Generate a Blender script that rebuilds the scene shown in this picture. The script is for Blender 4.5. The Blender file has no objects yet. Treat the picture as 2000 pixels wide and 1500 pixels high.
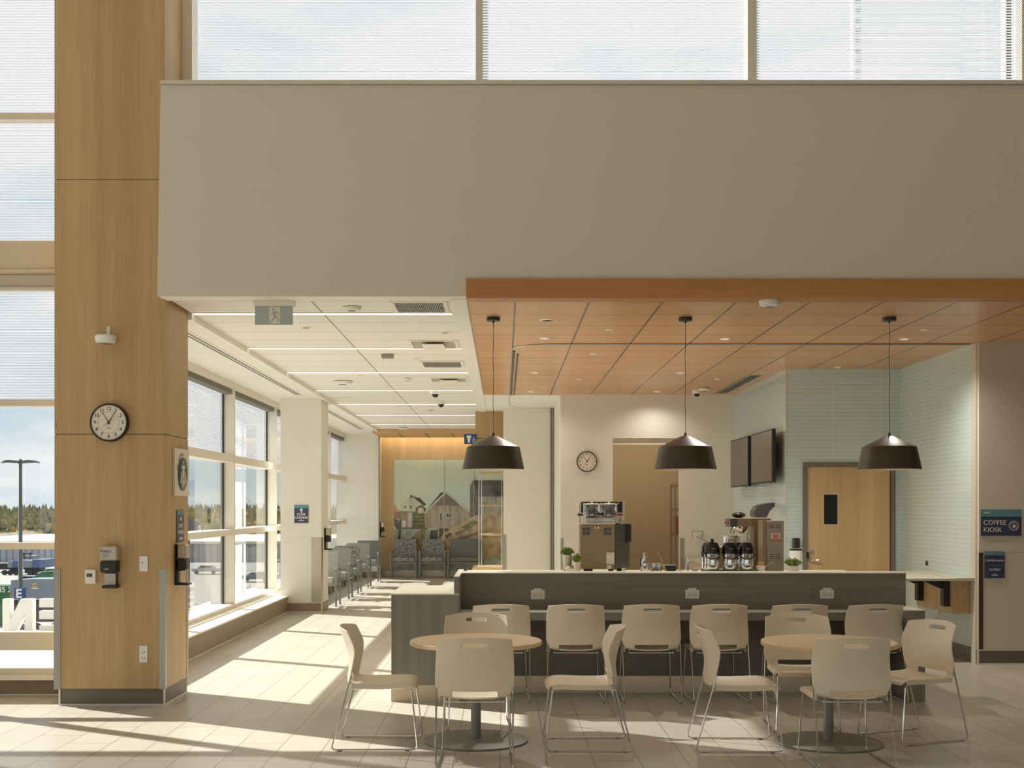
import bpy, math, random
from mathutils import Vector, Matrix
random.seed(7)
PI = math.pi
scene = bpy.context.scene
COL = scene.collection
# ------------------------------------------------------------------ camera, world, sun, exposure
FPX = 2340.0          # focal length in pixels of the 2000 px wide frame
VX, HY, EYE = 983.0, 990.0, 1.70
cam_d = bpy.data.cameras.new('camera')
cam_d.sensor_width = 36.0
cam_d.lens = FPX / 2000 * 36
cam_d.shift_x = (1000 - VX) / 2000
cam_d.shift_y = (HY - 750) / 2000
cam_d.clip_end = 3000
cam = bpy.data.objects.new('camera', cam_d)
COL.objects.link(cam)
cam.location = (0, 0, EYE)
cam.rotation_euler = (PI / 2, 0, 0)
scene.camera = cam

scene.view_settings.view_transform = 'Standard'
scene.view_settings.look = 'None'
scene.view_settings.gamma = 1
scene.view_settings.use_curve_mapping = False
scene.view_settings.exposure = 0.12
scene.cycles.max_bounces = 10
scene.cycles.diffuse_bounces = 6
scene.cycles.glossy_bounces = 4
scene.cycles.transparent_max_bounces = 24
scene.cycles.caustics_reflective = False
scene.cycles.caustics_refractive = False
scene.cycles.sample_clamp_indirect = 4.0
scene.cycles.use_denoising = True

def lin(c):
    return tuple((v / 255 / 12.92) if v / 255 <= 0.04045 else ((v / 255 + 0.055) / 1.055) ** 2.4 for v in c)

class N:
    """tiny node-graph helper"""
    def __init__(s, tree):
        s.t = tree; s.t.nodes.clear()
    def n(s, typ, ins=None, **kw):
        nd = s.t.nodes.new(typ)
        for k, v in kw.items(): setattr(nd, k, v)
        for k, v in (ins or {}).items():
            if isinstance(v, bpy.types.NodeSocket): s.t.links.new(v, nd.inputs[k])
            else: nd.inputs[k].default_value = v
        return nd
    def m(s, op, a, b=None, c=None):
        nd = s.t.nodes.new('ShaderNodeMath'); nd.operation = op
        for i, v in enumerate((a, b, c)):
            if v is None: continue
            if isinstance(v, bpy.types.NodeSocket): s.t.links.new(v, nd.inputs[i])
            else: nd.inputs[i].default_value = v
        return nd.outputs[0]
    def mix(s, f, a, b):
        nd = s.t.nodes.new('ShaderNodeMix'); nd.data_type = 'RGBA'
        for i, v in ((0, f), (6, a), (7, b)):
            if isinstance(v, bpy.types.NodeSocket): s.t.links.new(v, nd.inputs[i])
            else: nd.inputs[i].default_value = (v if i == 0 else (*v[:3], 1))
        return nd.outputs[2]

world = bpy.data.worlds.new('sky'); scene.world = world; world.use_nodes = True
g = N(world.node_tree)
tc = g.n('ShaderNodeTexCoord')
mp = g.n('ShaderNodeMapping', {0: tc.outputs['Generated'], 'Scale': (3.2, 3.2, 11.0)})
no = g.n('ShaderNodeTexNoise', {'Vector': mp.outputs[0], 'Scale': 1.6, 'Detail': 7.0, 'Roughness': 0.58})
rp = g.n('ShaderNodeValToRGB', {0: no.outputs[0]})
rp.color_ramp.elements[0].position = 0.34; rp.color_ramp.elements[0].color = (0.55, 0.70, 0.80, 1)
rp.color_ramp.elements[1].position = 0.56; rp.color_ramp.elements[1].color = (0.93, 0.94, 0.96, 1)
bg = g.n('ShaderNodeBackground', {'Color': rp.outputs[0], 'Strength': 0.93})
g.n('ShaderNodeOutputWorld', {0: bg.outputs[0]})

sun_d = bpy.data.lights.new('sun', 'SUN'); sun_d.energy = 14.0; sun_d.angle = math.radians(0.6); sun_d.color = (1.0, 0.965, 0.91)
sun = bpy.data.objects.new('sun', sun_d); COL.objects.link(sun)
SUN_DIR = Vector((1.0, -0.57, -0.56)).normalized()
sun.rotation_euler = SUN_DIR.to_track_quat('-Z', 'Y').to_euler()
sun.location = (-20, 30, 20)

# ------------------------------------------------------------------ materials
MATS = {}
def base_mat(name):
    m = bpy.data.materials.new(name); m.use_nodes = True
    MATS[name] = m
    return m, N(m.node_tree)
def pbsdf(g, m, **kw):
    b = g.n('ShaderNodeBsdfPrincipled')
    for k, v in kw.items():
        k = k.replace('_', ' ')
        if isinstance(v, bpy.types.NodeSocket): g.t.links.new(v, b.inputs[k])
        elif k == 'Base Color': b.inputs[k].default_value = (*v[:3], 1)
        else: b.inputs[k].default_value = v
    g.n('ShaderNodeOutputMaterial', {0: b.outputs[0]})
    return b
def plain(name, rgb, rough=0.6, metal=0.0, var=0.04, scale=3.0, spec=0.5):
    m, g = base_mat(name)
    c = lin(rgb)
    tc = g.n('ShaderNodeTexCoord')
    no = g.n('ShaderNodeTexNoise', {'Vector': tc.outputs['Object'], 'Scale': scale, 'Detail': 3.0})
    col = g.mix(no.outputs[0], tuple(v * (1 - var) for v in c), tuple(min(1, v * (1 + var)) for v in c))
    pbsdf(g, m, Base_Color=col, Roughness=rough, Metallic=metal, Specular_IOR_Level=spec)
    return m
def grain(name, rgb_a, rgb_b, axis='Z', rough=0.45, freq=26.0):
    m, g = base_mat(name)
    tc = g.n('ShaderNodeTexCoord')
    sc = {'Z': (1, 1, 0.03), 'X': (0.03, 1, 1), 'Y': (1, 0.03, 1)}[axis]
    mp = g.n('ShaderNodeMapping', {0: tc.outputs['Object'], 'Scale': sc})
    n1 = g.n('ShaderNodeTexNoise', {'Vector': mp.outputs[0], 'Scale': freq * 3, 'Detail': 4.0, 'Roughness': 0.6})
    n2 = g.n('ShaderNodeTexNoise', {'Vector': mp.outputs[0], 'Scale': freq * 0.22, 'Detail': 2.0})
    f = g.m('ADD', g.m('MULTIPLY', n1.outputs[0], 0.45), g.m('MULTIPLY', n2.outputs[0], 0.55))
    rp = g.n('ShaderNodeMapRange', {0: f, 1: 0.36, 2: 0.64})
    col = g.mix(rp.outputs[0], lin(rgb_a), lin(rgb_b))
    pbsdf(g, m, Base_Color=col, Roughness=rough)
    return m

plain('hall_paint', (178, 170, 158), 0.8)
plain('cream_paint', (230, 226, 214), 0.7)
plain('bulkhead_paint', (210, 202, 186), 0.75, var=0.02, scale=0.6)
plain('ceiling_white', (234, 231, 222), 0.8)
plain('beige_paint', (206, 190, 162), 0.75, var=0.02)
plain('window_metal', (206, 200, 182), 0.42, 0.0)
plain('mullion_cream', (228, 222, 208), 0.45)
plain('sill_white', (240, 234, 220), 0.45)
plain('tile_base', (150, 134, 112), 0.5, var=0.08, scale=9)
plain('tile_base_dark', (112, 104, 90), 0.5, var=0.08, scale=9)
plain('edge_trim', (222, 216, 202), 0.35, 0.3)
plain('chair_plastic', (232, 220, 198), 0.42, var=0.01)
plain('chrome', (225, 225, 222), 0.12, 1.0, var=0.0)
plain('brushed_steel', (176, 170, 160), 0.32, 1.0, var=0.06, scale=20)
plain('steel_guard', (168, 166, 158), 0.38, 0.85, var=0.03)
plain('powder_grey', (142, 142, 136), 0.45, 0.2, var=0.02)
plain('chair_grey', (128, 132, 128), 0.5, 0.1, var=0.02)
plain('vinyl_grey', (150, 152, 146), 0.5, var=0.02)
plain('vinyl_slate', (110, 116, 112), 0.5, var=0.02)
plain('black_plastic', (38, 36, 33), 0.4, var=0.02)
plain('black_gloss', (24, 22, 20), 0.18, var=0.02)
plain('bronze_dark', (74, 64, 52), 0.42, 0.35, var=0.02)
plain('shade_inside', (236, 226, 204), 0.6)
plain('white_plastic', (232, 230, 222), 0.4, var=0.01)
plain('grey_plastic', (120, 120, 116), 0.45, var=0.02)
plain('mid_grey', (150, 150, 145), 0.5, var=0.02)
plain('dark_gap', (40, 36, 30), 0.8)
plain('exit_panel', (172, 182, 182), 0.3)
plain('plaque_gap', (176, 170, 154), 0.8)
plain('vent_dark', (120, 116, 104), 0.8)
plain('sign_teal', (92, 146, 160), 0.5, var=0.01)
plain('sign_navy', (54, 64, 98), 0.5, var=0.01)
plain('sign_slate', (84, 86, 100), 0.5, var=0.01)
plain('sign_blue', (38, 76, 132), 0.5, var=0.01)
plain('sign_white', (240, 236, 224), 0.5, var=0.01)
plain('clock_face', (226, 220, 202), 0.5, var=0.01)
plain('ink', (34, 32, 30), 0.5, var=0.0)
plain('ink_soft', (120, 116, 106), 0.5, var=0.0)
plain('red', (176, 40, 36), 0.45, var=0.02)
plain('orange', (206, 100, 48), 0.5, var=0.02)
plain('yellow', (216, 190, 60), 0.5, var=0.02)
plain('emblem_green', (66, 84, 74), 0.5, var=0.01)
plain('machine_bronze', (152, 132, 100), 0.38, 0.35, var=0.03)
plain('machine_dark', (62, 60, 55), 0.4, 0.3, var=0.02)
plain('pot_white', (232, 226, 210), 0.45, var=0.01)
plain('leaf_green', (98, 122, 48), 0.6, var=0.35, scale=60)
plain('leaf_light', (150, 168, 70), 0.6, var=0.2, scale=60)
plain('concrete', (186, 186, 184), 0.8, var=0.05)
plain('asphalt', (138, 136, 132), 0.85, var=0.08, scale=0.1)
plain('far_wall', (178, 182, 190), 0.7, var=0.02)
plain('truck_grey', (128, 134, 144), 0.5, var=0.03)
plain('trailer_blue', (78, 96, 134), 0.5, var=0.02)
plain('bin_green', (36, 104, 62), 0.5, var=0.03)
plain('rubber', (50, 50, 52), 0.7, var=0.03)
plain('pole_grey', (92, 92, 90), 0.5, 0.2, var=0.01)
plain('banner_blue', (64, 76, 116), 0.6, var=0.02)
plain('dull_steel', (166, 154, 136), 0.4, 0.55, var=0.03)
plain('kick_steel', (206, 190, 164), 0.28, 0.9, var=0.08, scale=4)
plain('wood_stick', (218, 176, 126), 0.6)
plain('kraft', (168, 120, 76), 0.7)
grain('oak_veneer', (178, 146, 100), (196, 166, 120), 'Z')
grain('oak_back', (206, 178, 136), (224, 198, 158), 'Z')
grain('oak_drop', (186, 146, 100), (206, 166, 118), 'X', freq=14)
grain('oak_dark', (170, 116, 66), (190, 136, 82), 'X', freq=14)
grain('oak_light_x', (214, 182, 138), (230, 202, 160), 'X', freq=20)
grain('table_oak', (218, 190, 150), (234, 208, 170), 'X', rough=0.38, freq=16)
grain('door_oak', (190, 160, 112), (214, 184, 136), 'Z')
grain('dark_laminate', (112, 107, 97), (142, 136, 124), 'X', rough=0.42, freq=5)
grain('dark_laminate_v', (112, 106, 96), (146, 139, 126), 'Z', rough=0.42, freq=5)
plain('counter_top', (198, 196, 180), 0.35, var=0.03)

def emis(name, rgb, s):
    m, g = base_mat(name)
    e = g.n('ShaderNodeEmission', {0: (*lin(rgb), 1), 1: s})
    g.n('ShaderNodeOutputMaterial', {0: e.outputs[0]})
emis('light_strip', (255, 248, 236), 1.7)
emis('store_fill_glow', (255, 236, 206), 9.0)  # glow of the added storeroom fill panel
emis('cove_strip', (255, 226, 178), 9.0)
emis('lamp_lens', (255, 246, 232), 1.0)

def tiles(name, rgb, ax, w, h, grout, mortar=0.003, rough=0.35, var=0.05, offset=0.5, streak=0.06, org=(0, 0)):
    """brick-texture tiling; ax = which two object axes carry (length, rows)"""
    m, g = base_mat(name)
    tc = g.n('ShaderNodeTexCoord'); sp = g.n('ShaderNodeSeparateXYZ', {0: tc.outputs['Object']})
    u = g.m('ADD', sp.outputs['XYZ'.index(ax[0])], org[0]); v = g.m('ADD', sp.outputs['XYZ'.index(ax[1])], org[1])
    cb = g.n('ShaderNodeCombineXYZ', {0: u, 1: v})
    c = lin(rgb)
    br = g.n('ShaderNodeTexBrick', {'Vector': cb.outputs[0], 'Color1': (*[x * (1 - var) for x in c], 1), 'Color2': (*[min(1, x * (1 + var)) for x in c], 1),
             'Mortar': (*lin(grout), 1), 'Scale': 1.0, 'Mortar Size': mortar, 'Mortar Smooth': 0.2, 'Brick Width': w, 'Row Height': h, 'Bias': 0.0})
    br.offset = offset; br.squash = 1.0
    mp = g.n('ShaderNodeMapping', {0: cb.outputs[0], 'Scale': (1.5, 14, 1)})
    no = g.n('ShaderNodeTexNoise', {'Vector': mp.outputs[0], 'Scale': 3.0, 'Detail': 5.0})
    mr = g.n('ShaderNodeMapRange', {0: no.outputs[0], 1: 0.3, 2: 0.7, 3: 1 - streak, 4: 1 + streak * 0.8})
    vm = g.n('ShaderNodeVectorMath', {0: br.outputs[0], 'Scale': mr.outputs[0]}, operation='SCALE')
    pbsdf(g, m, Base_Color=vm.outputs[0], Roughness=rough)
tiles('floor_tile', (188, 181, 168), 'YX', 0.61, 0.311, (112, 104, 90), mortar=0.0030, rough=0.34, var=0.045, org=(0.22, 0.02))
tiles('blue_tile_x', (198, 218, 217), 'XZ', 0.61, 0.0508, (232, 236, 226), mortar=0.0030, rough=0.12, var=0.02, offset=0.0, streak=0.01)
tiles('blue_tile_y', (198, 218, 217), 'YZ', 0.61, 0.0508, (232, 236, 226), mortar=0.0030, rough=0.12, var=0.02, offset=0.0, streak=0.01)

def panel_ceiling(name, ca, cb_, x0, w, y0, d, gx, gy, line, grainy, rough):
    m, g = base_mat(name)
    tc = g.n('ShaderNodeTexCoord'); sp = g.n('ShaderNodeSeparateXYZ', {0: tc.outputs['Object']})
    u = g.m('DIVIDE', g.m('SUBTRACT', sp.outputs[0], x0), w); v = g.m('DIVIDE', g.m('SUBTRACT', sp.outputs[1], y0), d)
    fu = g.m('FRACT', u); fv = g.m('FRACT', v)
    eu = g.m('MINIMUM', fu, g.m('SUBTRACT', 1.0, fu)); ev = g.m('MINIMUM', fv, g.m('SUBTRACT', 1.0, fv))
    lu = g.m('LESS_THAN', eu, gx / w / 2); lv = g.m('LESS_THAN', ev, gy / d / 2)
    ln = g.m('MAXIMUM', lu, lv)
    cmb = g.n('ShaderNodeCombineXYZ', {0: g.m('FLOOR', u), 1: g.m('FLOOR', v)})
    wn = g.n('ShaderNodeTexWhiteNoise', {0: cmb.outputs[0]}, noise_dimensions='3D')
    if grainy:
        off = g.n('ShaderNodeVectorMath', {0: tc.outputs['Object'], 1: wn.outputs['Color']}, operation='ADD')
        mp = g.n('ShaderNodeMapping', {0: off.outputs[0], 'Scale': (0.5, 6, 1)})
        no = g.n('ShaderNodeTexNoise', {'Vector': mp.outputs[0], 'Scale': 4.0, 'Detail': 5.0, 'Roughness': 0.6, 'Distortion': 1.4})
        f = g.m('ADD', g.m('MULTIPLY', wn.outputs[0], 0.35), g.m('MULTIPLY', no.outputs[0], 0.65))
    else:
        f = wn.outputs[0]
    col = g.mix(f, lin(ca), lin(cb_))
    col = g.mix(ln, col, lin(line))
    pbsdf(g, m, Base_Color=col, Roughness=rough)
panel_ceiling('white_panels', (231, 228, 219), (236, 233, 224), -1.656, 1.22, 10.96, 0.605, 0.014, 0.011, (140, 134, 118), False, 0.7)
panel_ceiling('wood_panels', (200, 148, 102), (222, 174, 128), 0.1045, 0.642, 10.49, 0.642, 0.018, 0.011, (84, 70, 52), True, 0.27)

def glass_mat(name, tint=(1, 1, 1), base=0.03, frit=None):
    m, g = base_mat(name)
    tr = g.n('ShaderNodeBsdfTransparent', {0: (*tint, 1)})
    gl = g.n('ShaderNodeBsdfGlossy', {0: (1, 1, 1, 1), 'Roughness': 0.02})
    lw = g.n('ShaderNodeLayerWeight', {0: 0.5})
    fr = g.m('ADD', g.m('MULTIPLY', g.m('POWER', lw.outputs['Facing'], 5.0), 0.9), base)
    out = g.n('ShaderNodeMixShader', {0: fr, 1: tr.outputs[0], 2: gl.outputs[0]}).outputs[0]
    if frit:
        tc = g.n('ShaderNodeTexCoord'); sp = g.n('ShaderNodeSeparateXYZ', {0: tc.outputs['Object']})
        f = g.m('LESS_THAN', g.m('FRACT', g.m('DIVIDE', sp.outputs[2], frit[0])), frit[1])
        df = g.n('ShaderNodeBsdfDiffuse', {0: (*lin((205, 207, 209)), 1)})
        tl = g.n('ShaderNodeBsdfTranslucent', {0: (*lin((176, 178, 182)), 1)})
        a = g.n('ShaderNodeMixShader', {0: 0.72, 1: df.outputs[0], 2: tl.outputs[0]})
        out = g.n('ShaderNodeMixShader', {0: f, 1: out, 2: a.outputs[0]}).outputs[0]
    g.n('ShaderNodeOutputMaterial', {0: out})
glass_mat('clear_glass', (0.97, 0.985, 0.98))
glass_mat('frit_glass', (0.95, 0.96, 0.965), frit=(0.0254, 0.42))
glass_mat('case_glass', (0.97, 0.99, 0.97), base=0.012)
glass_mat('hopper_plastic', (0.97, 0.97, 0.97), base=0.22)

def fabric_mat():
    m, g = base_mat('speckled_fabric')
    tc = g.n('ShaderNodeTexCoord')
    vo = g.n('ShaderNodeTexNoise', {'Vector': tc.outputs['Object'], 'Scale': 46.0, 'Detail': 1.0})
    rp = g.n('ShaderNodeMapRange', {0: vo.outputs[0], 1: 0.44, 2: 0.56})
    pbsdf(g, m, Base_Color=g.mix(rp.outputs[0], lin((92, 94, 96)), lin((168, 168, 164))), Roughness=0.9)
fabric_mat()
def shingle(name, a, b, scale, vert=True):
    m, g = base_mat(name)
    tc = g.n('ShaderNodeTexCoord')
    mp = g.n('ShaderNodeMapping', {0: tc.outputs['Object'], 'Scale': (1, 1, 0.12) if vert else (1, 1, 1)})
    no = g.n('ShaderNodeTexNoise', {'Vector': mp.outputs[0], 'Scale': scale, 'Detail': 4.0})
    rp = g.n('ShaderNodeMapRange', {0: no.outputs[0], 1: 0.35, 2: 0.65})
    pbsdf(g, m, Base_Color=g.mix(rp.outputs[0], lin(a), lin(b)), Roughness=0.3)
shingle('mural_sky', (216, 228, 226), (232, 234, 220), 0.8, False)
shingle('mural_shed', (152, 134, 120), (200, 182, 166), 22)
shingle('mural_gable', (104, 90, 80), (150, 132, 118), 30, False)
shingle('mural_roof', (70, 60, 54), (96, 84, 74), 10, False)
shingle('mural_white', (206, 198, 184), (226, 220, 206), 6)
shingle('mural_rock', (178, 138, 94), (228, 196, 150), 5, False)
shingle('mural_grass', (104, 98, 56), (148, 138, 84), 12, False)
shingle('mural_water', (150, 158, 160), (196, 198, 194), 6, False)
shingle('mural_red', (140, 76, 72), (170, 98, 88), 8)
shingle('mural_dark', (52, 46, 42), (82, 74, 66), 8)
shingle('mural_pink', (200, 96, 104), (220, 130, 130), 8)
shingle('forest', (84, 92, 66), (150, 142, 96), 0.35, False)
shingle('forest_autumn', (150, 128, 70), (190, 158, 90), 0.35, False)
shingle('scrub', (128, 116, 96), (166, 152, 130), 0.3, False)

# ------------------------------------------------------------------ mesh helpers
class MB:
    def __init__(s): s.v = []; s.f = []; s.mi = []; s.sm = []
    def quadface(s, idx, m=0, smooth=False): s.f.append(tuple(idx)); s.mi.append(m); s.sm.append(smooth)
    def box(s, x0, x1, y0, y1, z0, z1, m=0, c=None):
        """box; c = chamfer size"""
        if x1 < x0: x0, x1 = x1, x0
        if y1 < y0: y0, y1 = y1, y0
        if z1 < z0: z0, z1 = z1, z0
        if not c:
            b = len(s.v)
            s.v += [(x, y, z) for z in (z0, z1) for y in (y0, y1) for x in (x0, x1)]
            for q in ((0, 2, 3, 1), (4, 5, 7, 6), (0, 1, 5, 4), (2, 6, 7, 3), (0, 4, 6, 2), (1, 3, 7, 5)):
                s.quadface([b + i for i in q], m)
            return s
        c = min(c, (x1 - x0) / 2.01, (y1 - y0) / 2.01, (z1 - z0) / 2.01)
        X = (x0, x1); Y = (y0, y1); Z = (z0, z1); sg = (1, -1)
        idx = {}
        for i in (0, 1):
            for j in (0, 1):
                for k in (0, 1):
                    px, py, pz = X[i], Y[j], Z[k]; dx, dy, dz = c * sg[i], c * sg[j], c * sg[k]
                    for a, p in (('x', (px, py + dy, pz + dz)), ('y', (px + dx, py, pz + dz)), ('z', (px + dx, py + dy, pz))):
                        idx[(i, j, k, a)] = len(s.v); s.v.append(p)
        def q(*ks): s.quadface([idx[k] for k in ks], m)
        for i in (0, 1): q((i,0,0,'x'), (i,1,0,'x'), (i,1,1,'x'), (i,0,1,'x'))
        for j in (0, 1): q((0,j,0,'y'), (1,j,0,'y'), (1,j,1,'y'), (0,j,1,'y'))
        for k in (0, 1): q((0,0,k,'z'), (1,0,k,'z'), (1,1,k,'z'), (0,1,k,'z'))
        for i in (0, 1):
            for j in (0, 1): q((i,j,0,'x'), (i,j,1,'x'), (i,j,1,'y'), (i,j,0,'y'))
            for k in (0, 1): q((i,0,k,'x'), (i,1,k,'x'), (i,1,k,'z'), (i,0,k,'z'))
        for j in (0, 1):
            for k in (0, 1): q((0,j,k,'y'), (1,j,k,'y'), (1,j,k,'z'), (0,j,k,'z'))
        for i in (0, 1):
            for j in (0, 1):
                for k in (0, 1): q((i,j,k,'x'), (i,j,k,'y'), (i,j,k,'z'))
        return s
    def loft(s, rings, m=0, smooth=True, caps=True, closed=True):
        b = len(s.v); n = len(rings[0])
        for r in rings: s.v += [tuple(p) for p in r]
        for i in range(len(rings) - 1):
            for j in range(n if closed else n - 1):
                a = b + i * n + j; a2 = b + i * n + (j + 1) % n
                s.quadface((a, a2, a2 + n, a + n), m, smooth)
        if caps:
            s.quadface([b + j for j in range(n)][::-1], m); s.quadface([b + (len(rings) - 1) * n + j for j in range(n)], m)
        return s
    def lathe(s, prof, c=(0, 0, 0), axis='Z', n=24, m=0, caps=True):
        """prof: (radius, height) pairs along the axis"""
        rings = []
        for r, h in prof:
            ring = []
            for k in range(n):
                a = 2 * PI * k / n; p = (r * math.cos(a), r * math.sin(a))
                if axis == 'Z': q = (p[0], p[1], h)
                elif axis == 'Y': q = (p[0], h, p[1])
                else: q = (h, p[0], p[1])
                ring.append((q[0] + c[0], q[1] + c[1], q[2] + c[2]))
            rings.append(ring)
        return s.loft(rings, m, True, caps)
    def cyl(s, p0, p1, r, r2=None, n=12, m=0):
        return s.tube([p0, p1], r, n, m, r2)
    def tube(s, pts, r, n=8, m=0, r2=None, closed=False):
        pts = [Vector(p) for p in pts]; rings = []
        up = None
        for i, p in enumerate(pts):
            if closed: t = (pts[(i + 1) % len(pts)] - pts[i - 1])
            elif i == 0: t = pts[1] - p
            elif i == len(pts) - 1: t = p - pts[-2]
            else: t = (pts[i + 1] - p).normalized() + (p - pts[i - 1]).normalized()
            if t.length < 1e-9: t = Vector((0, 0, 1))
            t.normalize()
            if up is None:
                up = Vector((0, 0, 1)) if abs(t.z) < 0.9 else Vector((1, 0, 0))
            a = t.cross(up).normalized(); bb = a.cross(t).normalized(); up = bb
            rr = r if r2 is None else r + (r2 - r) * i / (len(pts) - 1)
            rings.append([p + a * rr * math.cos(2 * PI * k / n) + bb * rr * math.sin(2 * PI * k / n) for k in range(n)])
        if closed: rings.append(rings[0])
        return s.loft(rings, m, True, not closed)
    def prism(s, pts, axis, a0, a1, m=0, smooth=False):
        """extrude a 2-D outline along axis: Y -> pts are (x,z); X -> (y,z); Z -> (x,y)"""
        def P(p, a): return {'Y': (p[0], a, p[1]), 'X': (a, p[0], p[1]), 'Z': (p[0], p[1], a)}[axis]
        return s.loft([[P(p, a0) for p in pts], [P(p, a1) for p in pts]], m, smooth, True)
    def ball(s, c, r, m=0, n=10, sx=1, sy=1, sz=1):
        rings = []
        for i in range(1, n):
            t = PI * i / n
            rings.append([(c[0] + sx * r * math.sin(t) * math.cos(2 * PI * k / (n * 2)), c[1] + sy * r * math.sin(t) * math.sin(2 * PI * k / (n * 2)), c[2] - sz * r * math.cos(t)) for k in range(n * 2)])
        return s.loft(rings, m)
    def xform(s, M):
        s.v = [tuple(M @ Vector(p)) for p in s.v]; return s
    def build(s, name, mats, parent=None, local=False):
        """world-space vertices unless local=True; origin goes to the bottom centre or to the parent"""
        if isinstance(mats, str): mats = [mats]
        me = bpy.data.meshes.new(name)
        vs = s.v
        o = bpy.data.objects.new(name, me)
        if parent is not None:
            if not local:
                wl = Vector(parent['_o']); vs = [tuple(Vector(p) - wl) for p in vs]
            o.parent = parent
            o['_o'] = tuple(parent['_o'])
        elif not local:
            xs = [p[0] for p in vs]; ys = [p[1] for p in vs]; zs = [p[2] for p in vs]
            og = Vector(((min(xs) + max(xs)) / 2, (min(ys) + max(ys)) / 2, min(zs)))
            if name.split('_')[0] in ('floor', 'wall', 'ceiling', 'window'): og = Vector((0, 0, 0))
            vs = [tuple(Vector(p) - og) for p in vs]; o.location = og; o['_o'] = tuple(og)
        else:
            o['_o'] = (0, 0, 0)
        me.from_pydata(vs, [], s.f)
        for m in mats: me.materials.append(MATS[m])
        me.polygons.foreach_set('material_index', s.mi)
        me.polygons.foreach_set('use_smooth', s.sm)
        me.validate(); me.update()
        import bmesh
        bm = bmesh.new(); bm.from_mesh(me); bmesh.ops.recalc_face_normals(bm, faces=bm.faces); bm.to_mesh(me); bm.free()
        if any(s.sm): me.set_sharp_from_angle(angle=math.radians(38))
        COL.objects.link(o)
        return o

def thing(name, label, cat, loc=(0, 0, 0), group=None, rz=0):
    o = bpy.data.objects.new(name, None); COL.objects.link(o)
    o.location = loc; o.rotation_euler = (0, 0, rz)
    o['_o'] = tuple(loc); o['label'] = label; o['category'] = cat
    o.empty_display_size = 0.1
    if group: o['group'] = group
    return o
def tag(o, label, cat, group=None, kind=None):
    o['label'] = label; o['category'] = cat
    if group: o['group'] = group
    if kind: o['kind'] = kind
    return o
def struct(o):
    o['kind'] = 'structure'; return o
def dup(root, loc, rz, label, group=None):
    r = root.copy(); COL.objects.link(r); r.location = loc; r.rotation_euler = (0, 0, rz); r['label'] = label; r['_o'] = tuple(loc)
    if group: r['group'] = group
    def rec(src, dst):
        for ch in src.children:
            c = ch.copy(); COL.objects.link(c); c.parent = dst; rec(ch, c)
    rec(root, r)
    return r
def X_(px, Y): return (px - VX) * Y / FPX
def Z_(py, Y): return EYE + (HY - py) * Y / FPX
def YX(px, X): return X * FPX / (px - VX)          # depth of a point on the plane x = X
def text(s, size, loc, parent, mat='sign_white', rot='Y', align='CENTER', name='lettering', ext=0.0008, mirror=False, bold=0.0):
    cu = bpy.data.curves.new(name, 'FONT'); cu.body = s; cu.size = size; cu.extrude = ext; cu.align_x = align; cu.align_y = 'CENTER'
    cu.offset = bold
    cu.resolution_u = 3
    cu.materials.append(MATS[mat])
    o = bpy.data.objects.new(name, cu); COL.objects.link(o)
    o.rotation_euler = {'Y': (PI / 2, 0, 0), 'X': (PI / 2, 0, PI / 2), 'B': (PI / 2, 0, PI)}[rot]
    if parent is not None:
        o.parent = parent; o.location = Vector(loc) - Vector(parent['_o'])
    else: o.location = loc
    me = bpy.data.meshes.new_from_object(o); nm = o.name
    n = bpy.data.objects.new(name, me); COL.objects.link(n)
    n.parent = o.parent; n.location = o.location; n.rotation_euler = o.rotation_euler
    bpy.data.objects.remove(o); bpy.data.curves.remove(cu)
    n['_o'] = tuple(loc)
    return n
def rrect(x0, x1, z0, z1, r, n=4):
    pts = []
    for cx, cz, a0 in ((x1 - r, z1 - r, 0), (x0 + r, z1 - r, PI / 2), (x0 + r, z0 + r, PI), (x1 - r, z0 + r, 3 * PI / 2)):
        for k in range(n + 1):
            a = a0 + PI / 2 * k / n; pts.append((cx + r * math.cos(a), cz + r * math.sin(a)))
    return pts
#%%STRUCTURE
# ------------------------------------------------------------------ the shell
CH = 3.478          # white ceiling height
WH = 3.485          # wood ceiling height
CX0, CX1 = -3.84, -2.895   # big oak column
WY = 11.0           # tall curtain wall plane
GX = -3.96          # side glazing plane
HALL_Z = 7.6

struct(MB().box(-12, 9.5, -9, WY + 0.1, -0.12, 0).box(-4.02, 9.5, WY + 0.1, 33, -0.12, 0).build('floor', 'floor_tile'))
# hall shell behind and around the camera
struct(MB().box(-12, 9.5, -9, WY + 0.4, HALL_Z, HALL_Z + 0.2).build('ceiling', 'ceiling_white'))
struct(MB().box(9.5, 9.7, -9, WY + 0.4, -0.1, HALL_Z).build('wall_right', 'hall_paint'))
struct(MB().box(-12.2, -12, -9, 3.0, -0.1, HALL_Z).build('wall_left', 'hall_paint'))
struct(MB().box(-12.2, 9.7, -9.2, -9, 3.0, HALL_Z).box(-12.2, 9.7, -9.2, -9, -0.1, 0.05).build('wall_rear', 'hall_paint'))

# bulkhead with its cap, slightly leaning, and the roof slab it fronts
b = MB()
yb, yt = 10.10, 10.19
xb, xt = X_(307, yb), X_(313.5, yt)
zb, zt = Z_(578, yb), Z_(166, yt)
b.loft([[(xb, yb, zb), (9.5, yb, zb), (9.5, yb + 0.14, zb), (xb, yb + 0.14, zb)], [(xt, yt, zt), (9.5, yt, zt), (9.5, yb + 0.14, zt), (xt, yb + 0.14, zt)]], smooth=False)
b.box(xt, 9.5, yt - 0.02, WY - 0.1, zt + 0.004, zt + 0.035)
struct(b.build('wall_bulkhead', 'bulkhead_paint'))
struct(MB().box(-2.89, 9.5, yb + 0.14, WY, WH + 0.06, WH + 0.3).box(GX, 9.5, WY, 30, WH + 0.06, WH + 0.3).build('ceiling_slab', 'ceiling_white'))
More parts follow.
